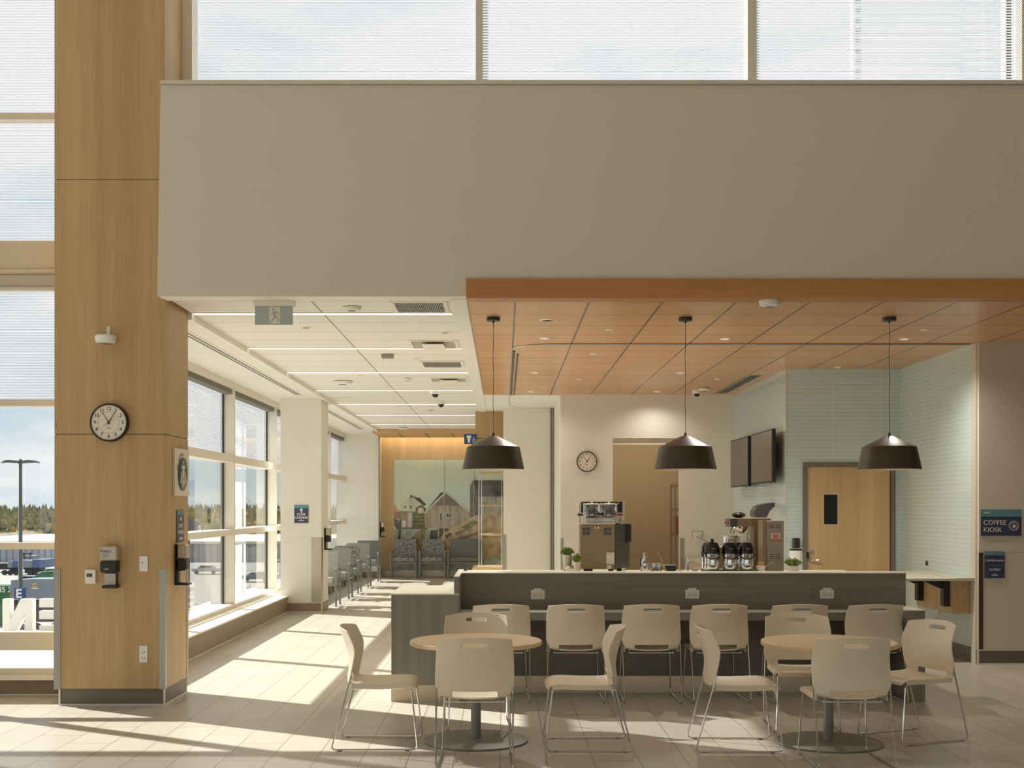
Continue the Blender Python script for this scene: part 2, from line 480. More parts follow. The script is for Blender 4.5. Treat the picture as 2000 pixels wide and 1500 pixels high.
# plaster margins round the ceilings
mg = MB()
mg.box(-2.9, X_(911, yb), yb + 0.01, 10.33, zb + 0.002, CH - 0.004)
mg.box(-0.45, -0.315, 10.2, 22.3, CH - 0.012, CH + 0.06)
mg.box(-0.45, 4.0, 19.04, 24, CH - 0.004, CH + 0.06)
mg.box(-2.9, -2.86, 11.0, 27.3, CH - 0.06, CH + 0.06)
struct(mg.build('ceiling_margin', 'ceiling_white'))
struct(MB().box(-2.86, -0.45, 10.33, 27.3, CH, CH + 0.06).build('ceiling_white_panels', 'white_panels'))
wc = MB().box(-0.315, 9.5, 10.2, 13.0, WH, WH + 0.06).box(-0.315, 5.2, 13.0, 15.5, WH, WH + 0.06).box(-0.315, 3.657, 15.5, 19.04, WH, WH + 0.06)
struct(wc.build('ceiling_wood_panels', 'wood_panels'))
# oak fascia at the front of the wood ceiling
yf = 10.06
struct(MB().box(X_(910.5, yf), 9.5, yf, yb + 0.15, Z_(582, yf), Z_(544, yf)).build('trim_fascia', 'oak_dark'))
# side soffit over the windows with its slot diffusers
so = MB()
so.box(GX, -2.9, WY, 19.35, 3.455, CH + 0.1).box(GX, -2.9, 19.35, 28.8, 3.455, CH + 0.1)
struct(so.build('ceiling_soffit', 'cream_paint'))
for y0, y1, lb in ((11.0, 18.7, 'black twin slot air diffuser in the soffit above the nearer tall windows'), (20.2, 27.0, 'black twin slot air diffuser in the soffit above the far window')):
    t = thing('slot_diffuser', lb, 'diffuser', (-3.2, y0, 3.447), 'slot diffusers over the windows')
    MB().box(-3.27, -3.13, y0, y1, 3.449, 3.455).build('frame', 'cream_paint', t)
    for x in (-3.235, -3.185): MB().box(x, x + 0.022, y0 + 0.02, y1, 3.446, 3.450).build('slot', 'black_plastic', t)

# columns
def column(name, x0, x1, y0, y1, z1, mat, z0=0.14, joints=(), guards=True, base='tile_base', gmat='steel_guard'):
    m = MB(); zs = [z0] + list(joints) + [z1]
    for a, c in zip(zs[:-1], zs[1:]): m.box(x0, x1, y0, y1, a + 0.003, c - 0.003, 0)
    m.box(x0 + 0.006, x1 - 0.006, y0 + 0.006, y1 - 0.006, z0, z1, 1)
    return struct(m.build(name, [mat, 'dark_gap']))
column('wall_oak_column', CX0, CX1, 10.25, WY, HALL_Z, 'oak_veneer', joints=(2.322, 4.50))
struct(MB().box(CX0 + 0.045, CX1 - 0.01, 10.262, WY, 0.012, 0.142).build('baseboard_column', 'tile_base_dark'))
bt = MB().box(CX0 + 0.035, CX1, 10.25, 10.262, 0, 0.014).box(CX1 - 0.012, CX1, 10.2625, WY, 0, 0.014).box(CX0 + 0.035, CX0 + 0.05, 10.25, 10.27, 0.0145, 0.14).box(CX1 - 0.015, CX1, 10.25, 10.265, 0.0145, 0.14)
bt.box(-9, CX0 + 0.05, 10.80, 10.815, 0, 0.014)
struct(bt.build('trim_column_base', 'edge_trim'))
for i, (x0, x1) in enumerate(((CX0 - 0.004, CX0 + 0.052), (CX1 - 0.048, CX1 + 0.004))):
    m = MB().box(x0, x1, 10.244, 10.25, 0.14, 1.17)
    xs = x0 - 0.0 if i == 0 else x1 - 0.004
    m.box(xs, xs + 0.004, 10.2505, 10.30, 0.14, 1.17)
    tag(m.build('corner_guard', 'steel_guard'), ('stainless corner guard on the outer left edge of the oak column', 'stainless corner guard on the right edge of the oak column, below the side signs')[i], 'corner guard', 'corner guards')
tag(MB().box(CX1, CX1 + 0.004, 10.95, 11.004, 0.14, 1.2).box(CX1 - 0.03, CX1 + 0.004, 11.0, 11.004, 0.14, 1.2).build('corner_guard', 'steel_guard'), 'thin corner guard at the far edge of the oak column beside the window', 'corner guard', 'corner guards')

CXW = -2.94
m = MB()
for a, c in ((0.14, 1.203), (1.209, 3.455)): m.box(-3.60, CXW, 19.35, 20.1, a, c)
m.box(-3.595, CXW - 0.004, 19.354, 20.096, 0.15, 3.45, 0)
struct(m.build('wall_middle_pier', ['cream_paint']))
struct(MB().box(-3.61, CXW + 0.008, 19.34, 20.11, 0.01, 0.145).build('baseboard_middle_pier', 'tile_base'))
struct(MB().box(-3.61, CXW + 0.016, 19.332, 19.34, 0.145, 0.158).box(CXW, CXW + 0.016, 19.332, 19.345, 0, 0.15).box(-3.61, CXW + 0.016, 19.33, 19.34, 0, 0.012).build('trim_middle_pier', 'edge_trim'))
tag(MB().box(CXW - 0.16, CXW + 0.003, 19.345, 19.35, 0.16, 1.203).box(CXW, CXW + 0.005, 19.3505, 19.50, 0.16, 1.203).build('corner_guard', 'brushed_steel'), 'wide steel corner guard on the cream pier between the windows', 'corner guard', 'corner guards')
m = MB()
for a, c in ((0.14, 1.203), (1.209, 3.455)): m.box(GX + 0.3, -2.98, 28.8, 29.6, a, c)
m.box(GX - 0.05, -2.984, 28.81, 29.59, 0.14, 3.455)
struct(m.build('wall_far_pier', ['cream_paint']))
struct(MB().box(GX + 0.25, -2.97, 28.79, 29.6, 0, 0.145).build('baseboard_far_pier', 'tile_base'))
tag(MB().box(-2.995, -2.975, 28.78, 28.80, 0.14, 3.4).build('corner_guard', 'vent_dark'), 'tall dark edge strip on the far pier beside the oak wall', 'corner guard', 'corner guards')

# side windows
def side_window(name, ya, yb_, mull, z0=0.33, glass_lo='clear_glass'):
    """curtain wall in the plane x = GX, mullions at the given depths"""
    w = thing(name, '', 'window', (GX, ya, 0)); del w['label']; del w['category']; struct(w)
    ztop = 3.455
    tz = (1.300, 1.385), (2.32, 2.43)
    xi = -3.80
    m = MB()
    m.box(GX - 0.03, xi, ya, yb_, z0 - 0.07, z0)
    for a, c in tz: m.box(GX - 0.03, xi, ya, yb_, a, c)
    m.box(GX - 0.03, xi, ya, yb_, 3.36, ztop)
    m.build('window_frame', 'mullion_cream', w)
    for y in mull:
        MB().box(GX - 0.03, xi + 0.004, y, y + 0.065, z0 - 0.07, ztop).build('mullion', 'mullion_cream', w)
        MB().box(GX, GX + 0.022, y - 0.022, y, z0, 3.30).build('gasket', 'black_plastic', w)
    MB().box(GX + 0.01, -3.83, ya, yb_, 3.29, 3.36).build('blind_headrail', 'vent_dark', w)
    ys = [ya] + [y + 0.03 for y in mull] + [yb_]
    for (z_a, z_b, gm) in ((z0, 1.30, 'clear_glass'), (1.385, 2.32, 'clear_glass'), (2.43, 3.36, 'frit_glass')):
        for y_a, y_b in zip(ys[:-1], ys[1:]):
            if y_b - y_a < 0.2: continue
            MB().box(GX - 0.004, GX, y_a, y_b, z_a, z_b).build('pane', gm, w)
    return w
side_window('window_1', WY + 0.06, 21.3, (13.9, 16.9, 20.02))
side_window('window_2', 21.3, 28.8, (23.2, 26.3))
# sill box along the side windows
for i, (a, c) in enumerate(((WY, 19.35), (20.1, 28.8))):
    struct(MB().box(GX, -3.47, a, c, 0.246, 0.266).box(GX, -3.70, a, c, 0.266, 0.28).build('trim_sill', 'sill_white'))
    struct(MB().box(-3.51, -3.485, a, c, 0.0, 0.205).box(-3.52, -3.476, a, c, 0.205, 0.246).build('wall_below_sill', 'tile_base'))
    struct(MB().box(-3.485, -3.472, a, c, 0, 0.012).build('trim_sill_foot', 'edge_trim'))

# tall curtain wall facing the camera, left of the column and above the canopy
w = thing('window_3', '', 'x', (-6, WY, 0)); del w['label']; del w['category']; struct(w)
xl = -12.0; xr = CX0 + 0.03
def zz(py, Y=WY - 0.12): return Z_(py, Y)
m = MB()
m.box(xl, xr, WY - 0.12, WY, zz(233), zz(220)); m.box(xl, xr, WY - 0.12, WY, zz(793), zz(780)); m.box(xl, xr, WY - 0.12, WY, zz(1073), zz(1060))
m.box(xl, xr, WY - 0.12, WY, zz(1270), zz(1235))
m.box(xl, xr, WY - 0.12, WY + 0.05, HALL_Z - 0.1, HALL_Z)
m.box(xl, xr, WY - 0.10, WY, zz(566), zz(560)); m.box(xl, xr, WY - 0.06, WY, zz(560), zz(535))
m.box(xl, xr, WY - 0.20, WY + 0.02, zz(1325, 10.8), zz(1306, 10.8))
m.build('window_frame', 'window_metal', w)
MB().box(xl, xr, WY - 0.16, WY, zz(530), zz(472)).box(xl, xr, WY - 0.18, WY, zz(533), zz(528)).build('spandrel', 'beige_paint', w)
for x in (-6.35, -8.9): MB().box(x, x + 0.065, WY - 0.12, WY + 0.02, 0.2, HALL_Z).build('mullion', 'window_metal', w)
for z0_, z1_, gm in ((zz(220), HALL_Z, 'frit_glass'), (zz(472), zz(233), 'frit_glass'), (zz(780), zz(560), 'frit_glass'), (zz(1060), zz(793), 'clear_glass'), (zz(1235), zz(1073), 'clear_glass'), (zz(1306), zz(1270), 'clear_glass')):
    MB().box(xl, xr, WY + 0.0, WY + 0.006, z0_, z1_).build('pane', gm, w)
struct(MB().box(xl, xr, 10.72, WY + 0.05, zz(1325, 10.8) - 0.005, zz(1325, 10.8) + 0.03).box(xl, xr, 10.9, WY + 0.05, 0.13, 0.21).build('trim_low_sill', 'mullion_cream'))
struct(MB().box(xl, xr + 0.05, 10.82, WY, 0, zz(1325, 10.8)).build('wall_low_plinth', 'tile_base'))

w = thing('window_4', '', 'x', (0, WY, zt)); del w['label']; del w['category']; struct(w)
for px, wd in ((936.5, 0.062), (1463.5, 0.08), (1989.5, 0.05)):
    x = X_(px, WY); MB().box(x - wd / 2, x + wd / 2, WY - 0.13, WY + 0.03, zt, HALL_Z).build('mullion', 'window_metal', w)
MB().box(8.0, 8.08, WY - 0.13, WY + 0.03, zt, HALL_Z).build('mullion', 'window_metal', w)
MB().box(X_(323, WY - .2), X_(347, WY - 0.2), WY - 0.2, WY, zt, HALL_Z).box(X_(349, WY - 0.2), X_(375, WY - 0.2), WY - 0.2, WY, zt, HALL_Z).build('mullion_pier', 'mullion_cream', w)
MB().box(X_(375, WY) - 0.1, 9.5, WY, WY + 0.006, zt, HALL_Z).build('pane', 'frit_glass', w)
# a second fritted glass screen beyond the clerestory on the right
w = thing('window_5', '', 'x', (5, 14, 3.8)); del w['label']; del w['category']; struct(w)
MB().box(X_(1666, 14), X_(1873, 14), 14, 14.006, 3.9, 10).build('pane', 'frit_glass', w)
MB().box(X_(1903, 14), X_(1962, 14), 14.3, 14.306, 3.9, 10).build('pane', 'frit_glass', w)
for pa, pb in ((1663, 1668), (1959, 1962)): MB().box(X_(pa, 14), X_(pb, 14), 13.95, 14.05, 3.9, 10).build('window_frame', 'sill_white', w)
MB().box(X_(1965, 14), X_(1972, 14), 13.95, 14.05, 3.9, 10).build('mullion', 'bronze_dark', w)

# kiosk and waiting-area walls
struct(MB().box(X_(1912, 12.95), 9.5, 12.95, 13.12, 1.209, WH).box(X_(1912, 12.95), 9.5, 12.95, 13.12, 0.145, 1.203).box(X_(1912, 12.95) + 0.004, 9.49, 12.956, 13.11, 1.1, 1.3).build('wall_kiosk_right', 'bulkhead_paint'))
struct(MB().box(X_(1912, 12.95) - 0.01, 9.5, 12.94, 13.12, 0.01, 0.15).build('baseboard_kiosk_right', 'tile_base_dark'))
struct(MB().box(X_(1912, 12.95) - 0.015, 9.5, 12.93, 12.94, 0, 0.012).box(X_(1912, 12.95) - 0.015, 9.5, 12.93, 12.94, 0.148, 0.16).box(X_(1912, 12.95) - 0.02, X_(1912, 12.95) - 0.005, 12.93, 12.95, 0, 0.15).build('trim_kiosk_right', 'edge_trim'))
tag(MB().box(X_(1912, 12.95) - 0.003, X_(1920, 12.95), 12.945, 12.95, 0.16, 1.203).build('corner_guard', 'bronze_dark'), 'dark corner guard on the wall edge left of the closed sign', 'corner guard', 'corner guards')
TX = 5.13
struct(MB().box(TX, TX + 0.1, 13.12, 15.5, 0.16, WH).build('wall_tile_right', 'blue_tile_y'))
struct(MB().box(TX - 0.01, TX + 0.1, 13.12, 15.5, 0, 0.16).build('baseboard_tile_right', 'tile_base_dark'))
DX0, DX1 = X_(1568, 15.5), X_(1748, 15.5); DZ = Z_(903, 15.5)
struct(MB().box(3.757, DX0, 15.5, 15.6, 0, WH).box(DX1, TX, 15.5, 15.6, 0, WH).box(DX0, DX1, 15.5, 15.6, DZ, WH).build('wall_tile_back', 'blue_tile_x'))
struct(MB().box(3.657, 3.757, 15.5, 19.0, 0, WH).build('wall_tile_left', 'blue_tile_y'))
tag(MB().box(3.650, 3.664, 15.493, 15.4995, 0, WH).build('tile_edge_strip', 'edge_trim'), 'thin metal edge strip on the outside corner of the blue tile wall', 'edge strip')
# back wall of the kiosk with the opening
oy = 19.0
ox0, ox1, oz = X_(1197, oy), X_(1328.5, oy), Z_(856, oy)
ox1 = X_(1328, oy)
bw = MB()
for x0, x1 in ((0.909, ox0), (ox1, 3.657)):
    bw.box(x0, x1, oy, oy + 0.15, 0, 1.202).box(x0, x1, oy, oy + 0.15, 1.208, WH).box(x0 + 0.004, x1 - 0.004, oy + 0.004, oy + 0.146, 1.1, 1.3)
bw.box(ox0 + 0.0005, ox1 - 0.0005, oy + 0.0005, oy + 0.149, oz, WH)
bw.box(0.909, 1.06, oy + 0.1505, 21.5, 0, WH)
struct(bw.build('wall_kiosk_back', 'cream_paint'))
tag(MB().box(X_(1095, oy), X_(1099, oy) + 0.01, oy - 0.005, oy, 0.1, 1.2).build('corner_guard', 'brushed_steel'), 'steel corner guard at the left edge of the kiosk back wall', 'corner guard', 'corner guards')
tag(MB().box(ox1, ox1 + 0.07, oy - 0.005, oy, 0.1, 1.2).build('corner_guard', 'brushed_steel'), 'steel corner guard right of the storeroom opening', 'corner guard', 'corner guards')
st = MB().box(ox0 - 0.6, 3.657, 21.8, 21.9, 0, 1.2).box(ox0 - 0.6, 3.657, 21.8, 21.9, 1.206, WH).box(ox0 - 0.7, ox0 - 0.6, oy + 0.15, 21.9, 0, WH).box(3.657, 3.757, 19.0, 21.9, 0, WH)
struct(st.build('wall_storeroom', 'beige_paint'))
struct(MB().box(ox0, ox1, oy + 0.02, oy + 0.06, oz - 0.10, oz - 0.075).build('trim_opening', 'cream_paint'))
tag(MB().box(ox0, ox1, oy + 0.07, oy + 0.13, oz - 0.075, oz - 0.03).build('shutter_rail', 'edge_trim'), 'pale shutter rail across the top of the storeroom opening', 'rail')
t = thing('store_fill_light', 'added fill light panel, out of view inside the storeroom behind the opening', 'light', (2.3, 20.4, 3.3))
MB().box(1.9, 2.7, 20.2, 20.6, 3.3, 3.34).build('diffuser', 'store_fill_glow', t)  # added glowing panel, out of view, brightens the otherwise dark storeroom
# white wall left of the kiosk, oak header and back oak wall
wy = 21.5
struct(MB().box(0.0, 0.909, wy, wy + 0.2, 0, 1.202).box(0.0, 0.909, wy, wy + 0.2, 1.208, CH).box(0.004, 0.905, wy + 0.004, wy + 0.196, 1.1, 1.3).build('wall_white', 'cream_paint'))
struct(MB().box(X_(1075, wy), X_(1077, wy), wy - 0.03, wy, 0, Z_(795, wy)).box(X_(1080, wy), X_(1082, wy), wy - 0.04, wy, 0, Z_(795, wy)).build('trim_door_jamb', 'vent_dark'))
tag(MB().box(-0.012, 0.0, wy + 0.0005, wy + 0.1, 0.1, 1.2).box(-0.012, 0.055, wy - 0.006, wy, 0.1, 1.2).build('corner_guard', 'brushed_steel'), 'steel corner guard at the left edge of the white wall beside the glass case', 'corner guard', 'corner guards')
hz = Z_(857, 22.3)
struct(MB().box(X_(928.5, 22.3), 0.3, 22.3, 22.5, hz + 0.008, 3.47).box(X_(928.5, 22.3), 0.3, 22.3, 22.5, hz - 0.33, hz).build('wall_oak_header', 'oak_veneer'))
BY = 29.4
ow = MB()
xj = X_(770, BY)
for x0, x1, z0_, z1_ in ((-3.0, xj - .004, 0.14, 1.55), (-3.0, xj - .004, 1.556, 2.86), (-3.0, xj - .004, 2.866, 3.6), (xj, 3.0, 2.866, 3.6)):
    ow.box(x0, x1, BY, BY + 0.1, z0_, z1_)
ow.box(-3.2, 3.0, BY + 0.006, BY + 0.12, 0.0, 3.6)
struct(ow.build('wall_oak_back', 'oak_back'))
struct(MB().box(-3.0, 3.0, BY - 0.012, BY, 0, 0.14).build('baseboard_oak_back', 'brushed_steel'))
struct(MB().box(-2.98, 2.0, 27.3, 29.1, 3.385, 3.6).build('ceiling_oak_drop', 'oak_drop'))
struct(MB().box(-3.0, 2.0, 29.1, BY, 3.5, 3.6).build('ceiling_cove', 'ceiling_white'))
for k in range(4):
    x = X_((780, 832, 884, 936)[k], 28)
    tag(MB().box(x, x + 0.02, 27.5, 29.0, 3.381, 3.385).build('ceiling_slot', 'dark_gap'), 'dark joint slot in the oak drop ceiling before the mural wall', 'slot', 'slots in the oak drop ceiling')
tag(MB().box(-2.95, 1.9, 29.16, 29.2, 3.40, 3.42).build('cove_light', 'cove_strip'), 'glowing cove light strip above the oak mural wall', 'light')
# outer envelope right of the waiting area so no stray daylight comes in
struct(MB().box(1.2, 1.3, 22, BY, 0, 3.6).box(-0.0, 1.3, 22.5, 22.55, hz, 3.6).build('wall_corridor_right', 'cream_paint'))
struct(MB().box(-4.4, 9.5, 32.0, 32.2, 0, 3.6).box(9.4, 9.5, WY, 32, 0, 4).build('wall_outer', 'concrete'))
#%%COUNTER
# ------------------------------------------------------------------ the kiosk counter
t = thing('bar_counter', 'long dark grey coffee kiosk counter with raised back wall, low ledge and end pedestals', 'counter', (1.4, 11, 0))
py = 10.45
MB().box(-0.978, -0.385, py, 11.55, 0.145, 0.93, c=0.003).build('end_pedestal', 'dark_laminate_v', t)
MB().box(-0.982, -0.385, py - 0.004, 11.56, 0.93, 0.942).build('pedestal_top', 'counter_top', t)
MB().box(-0.978, -0.385, py + 0.0, 11.5, 0.0, 0.145).build('plinth', 'beige_paint', t)
m = MB().box(-0.43, -0.385, py, 11.64, 0.93, 1.086, c=0.002)
m.box(-0.385, 3.71, 11.04, 11.10, 0.72, 1.084, c=0.002)
m.build('raised_wall', 'dark_laminate', t)
MB().box(-0.432, -0.383, py - 0.002, 11.66, 1.086, 1.094).box(-0.385, 3.712, 11.036, 11.34, 1.084, 1.093).build('wall_cap', 'counter_top', t)
MB().box(-0.385, 3.515, 10.56, 11.04, 0.77 - 0.076, 0.77, c=0.006).build('ledge', 'dark_laminate', t)
MB().box(-0.385, 3.515, 10.96, 11.04, 0.155, 0.70).build('knee_panel', 'dark_laminate', t)
MB().box(-0.385, 3.515, 10.95, 11.04, 0.0, 0.155).build('kick_plate', 'kick_steel', t)
MB().box(3.515, 3.68, py, 11.04, 0.0, 0.79, c=0.003).build('end_pedestal', 'dark_laminate_v', t)
MB().box(3.515, 3.684, py - 0.004, 11.04, 0.79, 0.80).build('pedestal_top', 'counter_top', t)
MB().box(-0.38, 3.6, 11.105, 12.7, 1.0, 1.03).box(-0.38, 3.6, 12.6, 12.66, 0.0, 1.0).box(-0.38, -0.34, 11.66, 12.66, 0, 1.0).build('work_surface', 'counter_top', t)
for px in (1050.5, 1352, 1615):
    x = X_(px, 11.04); z = Z_(1161 if px < 1100 else 1160, 11.04)
    t = thing('power_outlet', {1050.5: 'white double power outlet on the dark counter wall above the first bar chair gap', 1352: 'white double power outlet at the middle of the dark counter wall', 1615: 'white double power outlet near the right end of the dark counter wall'}[px], 'outlet', (x, 11.036, z - 0.04), 'outlets along the counter wall')
    MB().box(x - 0.064, x + 0.064, 11.031, 11.038, z - 0.045, z + 0.040, c=0.003).build('cover_plate', 'white_plastic', t)
    MB().box(x - 0.045, x + 0.045, 11.028, 11.032, z - 0.022, z + 0.020, c=0.002).build('socket_face', 'clock_face', t)
    MB().box(x - 0.036, x + 0.036, 11.030, 11.036, z + 0.040, z + 0.056).build('name_strip', 'white_plastic', t)
    for dx in (-0.026, 0.026):
        m = MB()
        m.box(x + dx - 0.007, x + dx - 0.005, 11.026, 11.029, z - 0.006, z + 0.004); m.box(x + dx + 0.005, x + dx + 0.007, 11.026, 11.029, z - 0.006, z + 0.004)
        m.ball((x + dx, 11.028, z - 0.013), 0.003, n=4)
        m.build('socket', 'ink', t)

# ------------------------------------------------------------------ stacking chairs
def interp(tab, t):
    for (a, va), (b_, vb) in zip(tab[:-1], tab[1:]):
        if t <= b_:
            k = (t - a) / (b_ - a); k = k * k * (3 - 2 * k) if False else k
            return tuple(p + (q - p) * k for p, q in zip(va, vb)) if isinstance(va, tuple) else va + (vb - va) * k
    return tab[-1][1]
def catmull(pts, n):
    out = []
    P = [pts[0]] + pts + [pts[-1]]
    for i in range(1, len(P) - 2):
        for k in range(n):
            t = k / n
            out.append(tuple(0.5 * ((2 * P[i][d]) + (-P[i-1][d] + P[i+1][d]) * t + (2*P[i-1][d] - 5*P[i][d] + 4*P[i+1][d] - P[i+2][d]) * t*t + (-P[i-1][d] + 3*P[i][d] - 3*P[i+1][d] + P[i+2][d]) * t**3) for d in range(len(pts[0]))))
    out.append(tuple(pts[-1])); return out
def make_chair(label, group, loc, rz):
    t = thing('stacking_chair', label, 'chair', loc, group, rz)
    # rows: centre x,z ; edge x,z ; half width    (chair faces +X, floor at z = 0)
    rows = [
        (0.028, 0.858, 0.113, 0.836, 0.242), (0.030, 0.852, 0.116, 0.830, 0.243), (0.036, 0.835, 0.124, 0.815, 0.245), (0.042, 0.818, 0.132, 0.800, 0.247), (0.050, 0.788, 0.143, 0.776, 0.250),
        (0.068, 0.740, 0.164, 0.735, 0.254), (0.088, 0.680, 0.172, 0.680, 0.257), (0.103, 0.620, 0.160, 0.620, 0.259), (0.104, 0.560, 0.147, 0.560, 0.260),
        (0.098, 0.522, 0.140, 0.524, 0.258), (0.092, 0.495, 0.136, 0.500, 0.240), (0.088, 0.470, 0.134, 0.482, 0.236), (0.100, 0.450, 0.140, 0.468, 0.235), (0.130, 0.441, 0.165, 0.462, 0.235),
        (0.200, 0.436, 0.215, 0.459, 0.236), (0.300, 0.438, 0.300, 0.458, 0.238), (0.400, 0.446, 0.400, 0.461, 0.238), (0.490, 0.459, 0.490, 0.466, 0.236),
        (0.550, 0.463, 0.545, 0.462, 0.230), (0.588, 0.452, 0.578, 0.448, 0.222), (0.600, 0.430, 0.590, 0.428, 0.214)]
    us = [-1, -0.975, -0.93, -0.8, -0.62, -0.5, -0.33, -0.15, 0.15, 0.33, 0.5, 0.62, 0.8, 0.93, 0.975, 1]
    me = MB(); nu = len(us)
    for (cx, cz, ex, ez, w) in rows:
        for u in us:
            k = abs(u) ** 2.2
            me.v.append((cx + (ex - cx) * k - 0.30, u * w, cz + (ez - cz) * k))
    for r in range(len(rows) - 1):
        for c in range(nu - 1):
            if r == 3 and us[c] >= -0.34 and us[c + 1] <= 0.34: continue          # hand-hold
            if r in (10, 11) and us[c] >= -0.63 and us[c + 1] <= 0.63: continue         # lower slot
            a = r * nu + c
            me.quadface((a, a + 1, a + nu + 1, a + nu), 0, True)
    o = me.build('seat_shell', 'chair_plastic', t, local=True)
    import bmesh
    bm = bmesh.new(); bm.from_mesh(o.data)
    cl = bm.edges.layers.float.new('crease_edge')
    def rc(v): return (v.index // nu, v.index % nu)
    for e in bm.edges:
        if not e.is_boundary: continue
        r0, c0_ = rc(e.verts[0]); r1, c1_ = rc(e.verts[1])
        if 0 < min(r0, r1) and max(r0, r1) < len(rows) - 1 and 0 < min(c0_, c1_) and max(c0_, c1_) < nu - 1: e[cl] = 0.75
    vl = bm.verts.layers.float.new('crease_vert')
    bm.verts.ensure_lookup_table()
    for rws, lim in (((3, 4), 0.33), ((10, 12), 0.62)):
        for r_ in rws:
            for sg_ in (-lim, lim): bm.verts[r_ * nu + us.index(sg_)][vl] = 0.75
    for c_ in (0, nu - 1): bm.verts[c_][vl] = 0.6
    bm.to_mesh(o.data); bm.free()
    md = o.modifiers.new('s', 'SOLIDIFY'); md.thickness = 0.011; md.offset = 0
    md = o.modifiers.new('b', 'SUBSURF'); md.levels = 2; md.render_levels = 2
    # skirt under the seat rim
    for sgn in (-1, 1):
        me = MB()
        pts = [(0.14, 0.446), (0.22, 0.444), (0.35, 0.443), (0.48, 0.448), (0.555, 0.444)]
        me.loft([[(x - 0.30, sgn * 0.228, z + 0.012), (x - 0.30, sgn * 0.237, z + 0.012), (x - 0.30, sgn * 0.236, z - 0.014), (x - 0.30, sgn * 0.228, z - 0.014)] for x, z in pts], smooth=False)
        me.build('seat_rim', 'chair_plastic', t, local=True)
    def corner(p, q, r, d=0.035, n=5):
        p, q, r = Vector(p), Vector(q), Vector(r); a = q + (p - q).normalized() * d; c = q + (r - q).normalized() * d
        return [((1 - k / n) ** 2) * a + 2 * (k / n) * (1 - k / n) * q + (k / n) ** 2 * c for k in range(n + 1)]
    for s in (-1, 1):
        A = (0.143 - 0.30, s * 0.252, 0.525); B = (0.0 - 0.30, s * 0.248, 0.009); Cc = (0.604 - 0.30, s * 0.236, 0.009); D = (0.556 - 0.30, s * 0.216, 0.436); E = (0.35 - 0.30, s * 0.19, 0.426); F = (0.13 - 0.30, s * 0.19, 0.426)
        pts = [A] + corner(A, B, Cc) + corner(B, Cc, D) + corner(Cc, D, E, 0.03) + [E, F]
        fr = MB().tube(pts, 0.0058, 8).build('side_frame', 'chrome', t, local=True)
        for x in (0.06, 0.53): MB().box(x - 0.30 - 0.016, x - 0.30 + 0.016, s * 0.243 - 0.008, s * 0.243 + 0.008, 0.0, 0.010, c=0.003).build('glide', 'mid_grey', fr, local=True)
    for x in (0.05, -0.17): MB().cyl((x, -0.19, 0.424), (x, 0.19, 0.424), 0.0055).build('cross_bar', 'chrome', t, local=True)
    return t
chairs = [
    ('cream stacking chair in side view at the left of the left round table', 'chairs round the left table', -0.90, 8.59, 0),
    ('cream stacking chair in side view facing left, on the right of the left round table', 'chairs round the left table', 0.597, 8.545, 180),
    ('cream stacking chair with its back to us in front of the left round table', 'chairs round the left table', -0.187, 8.01, 90),
    ('cream stacking chair behind the left round table with a triangle of sun on its backrest', 'chairs round the left table', -0.20, 9.32, -86),
    ('cream stacking chair turned sideways at the left of the right round table', 'chairs round the right table', 1.637, 8.52, -2),
    ('cream stacking chair behind the right round table, its seat front facing us', 'chairs round the right table', 2.30, 9.25, -94),
    ('cream stacking chair with its back to us in front of the right round table', 'chairs round the right table', 2.283, 8.01, 90),
    ('cream stacking chair turned three-quarters at the right side of the right round table', 'chairs round the right table', 3.012, 8.83, 203.4),
    ('cream stacking chair at the bar, first from the low left pedestal', 'chairs along the bar ledge', -0.02, 10.64, 90),
    ('cream stacking chair at the bar, second from the left pedestal, just right of an outlet', 'chairs along the bar ledge', 0.634, 10.64, 90),
    ('cream stacking chair at the bar, third from the left pedestal', 'chairs along the bar ledge', 1.294, 10.64, 90),
    ('cream stacking chair at the bar, fourth from the left pedestal, under the middle outlet', 'chairs along the bar ledge', 1.883, 10.64, 92),
    ('cream stacking chair at the bar, fifth from the left pedestal, under the right outlet', 'chairs along the bar ledge', 2.588, 10.64, 91),
    ('cream stacking chair at the bar, at the right end beside the low right pedestal', 'chairs along the bar ledge', 3.24, 10.64, 93)]
c0 = None
for lb, gp, x, y, a in chairs:
    if c0 is None: c0 = make_chair(lb, gp, (x, y, 0), math.radians(a))
    else: dup(c0, (x, y, 0), math.radians(a), lb, gp)

def make_table(label, loc):
    t = thing('round_table', label, 'table', loc, 'round tables')
    MB().lathe([(0.470, 0.700), (0.478, 0.704), (0.478, 0.728), (0.474, 0.732)], n=72).build('tabletop', 'table_oak', t, local=True)
    MB().lathe([(0.4782, 0.7045), (0.4795, 0.706), (0.4795, 0.7255), (0.4782, 0.727)], n=72, caps=False).build('edge_band', 'table_oak', t, local=True)
    MB().lathe([(0.036, 0.018), (0.036, 0.665)], n=28).build('pedestal', 'powder_grey', t, local=True)
    MB().lathe([(0.376, 0.0), (0.380, 0.004), (0.378, 0.012), (0.365, 0.016), (0.05, 0.020)], n=64).build('base_plate', 'powder_grey', t, local=True)
    MB().box(-0.22, 0.22, -0.03, 0.03, 0.680, 0.700).box(-0.03, 0.03, -0.22, 0.22, 0.680, 0.700).box(-0.09, 0.09, -0.09, 0.09, 0.665, 0.690).build('top_bracket', 'powder_grey', t, local=True)
    return t
tb = make_table('round oak-topped table on a grey disc base at the left, four chairs round it', (-0.199, 8.71, 0))
dup(tb, (2.345, 8.64, 0), 0, 'round oak-topped table on a grey disc base at the right, partly in sun')

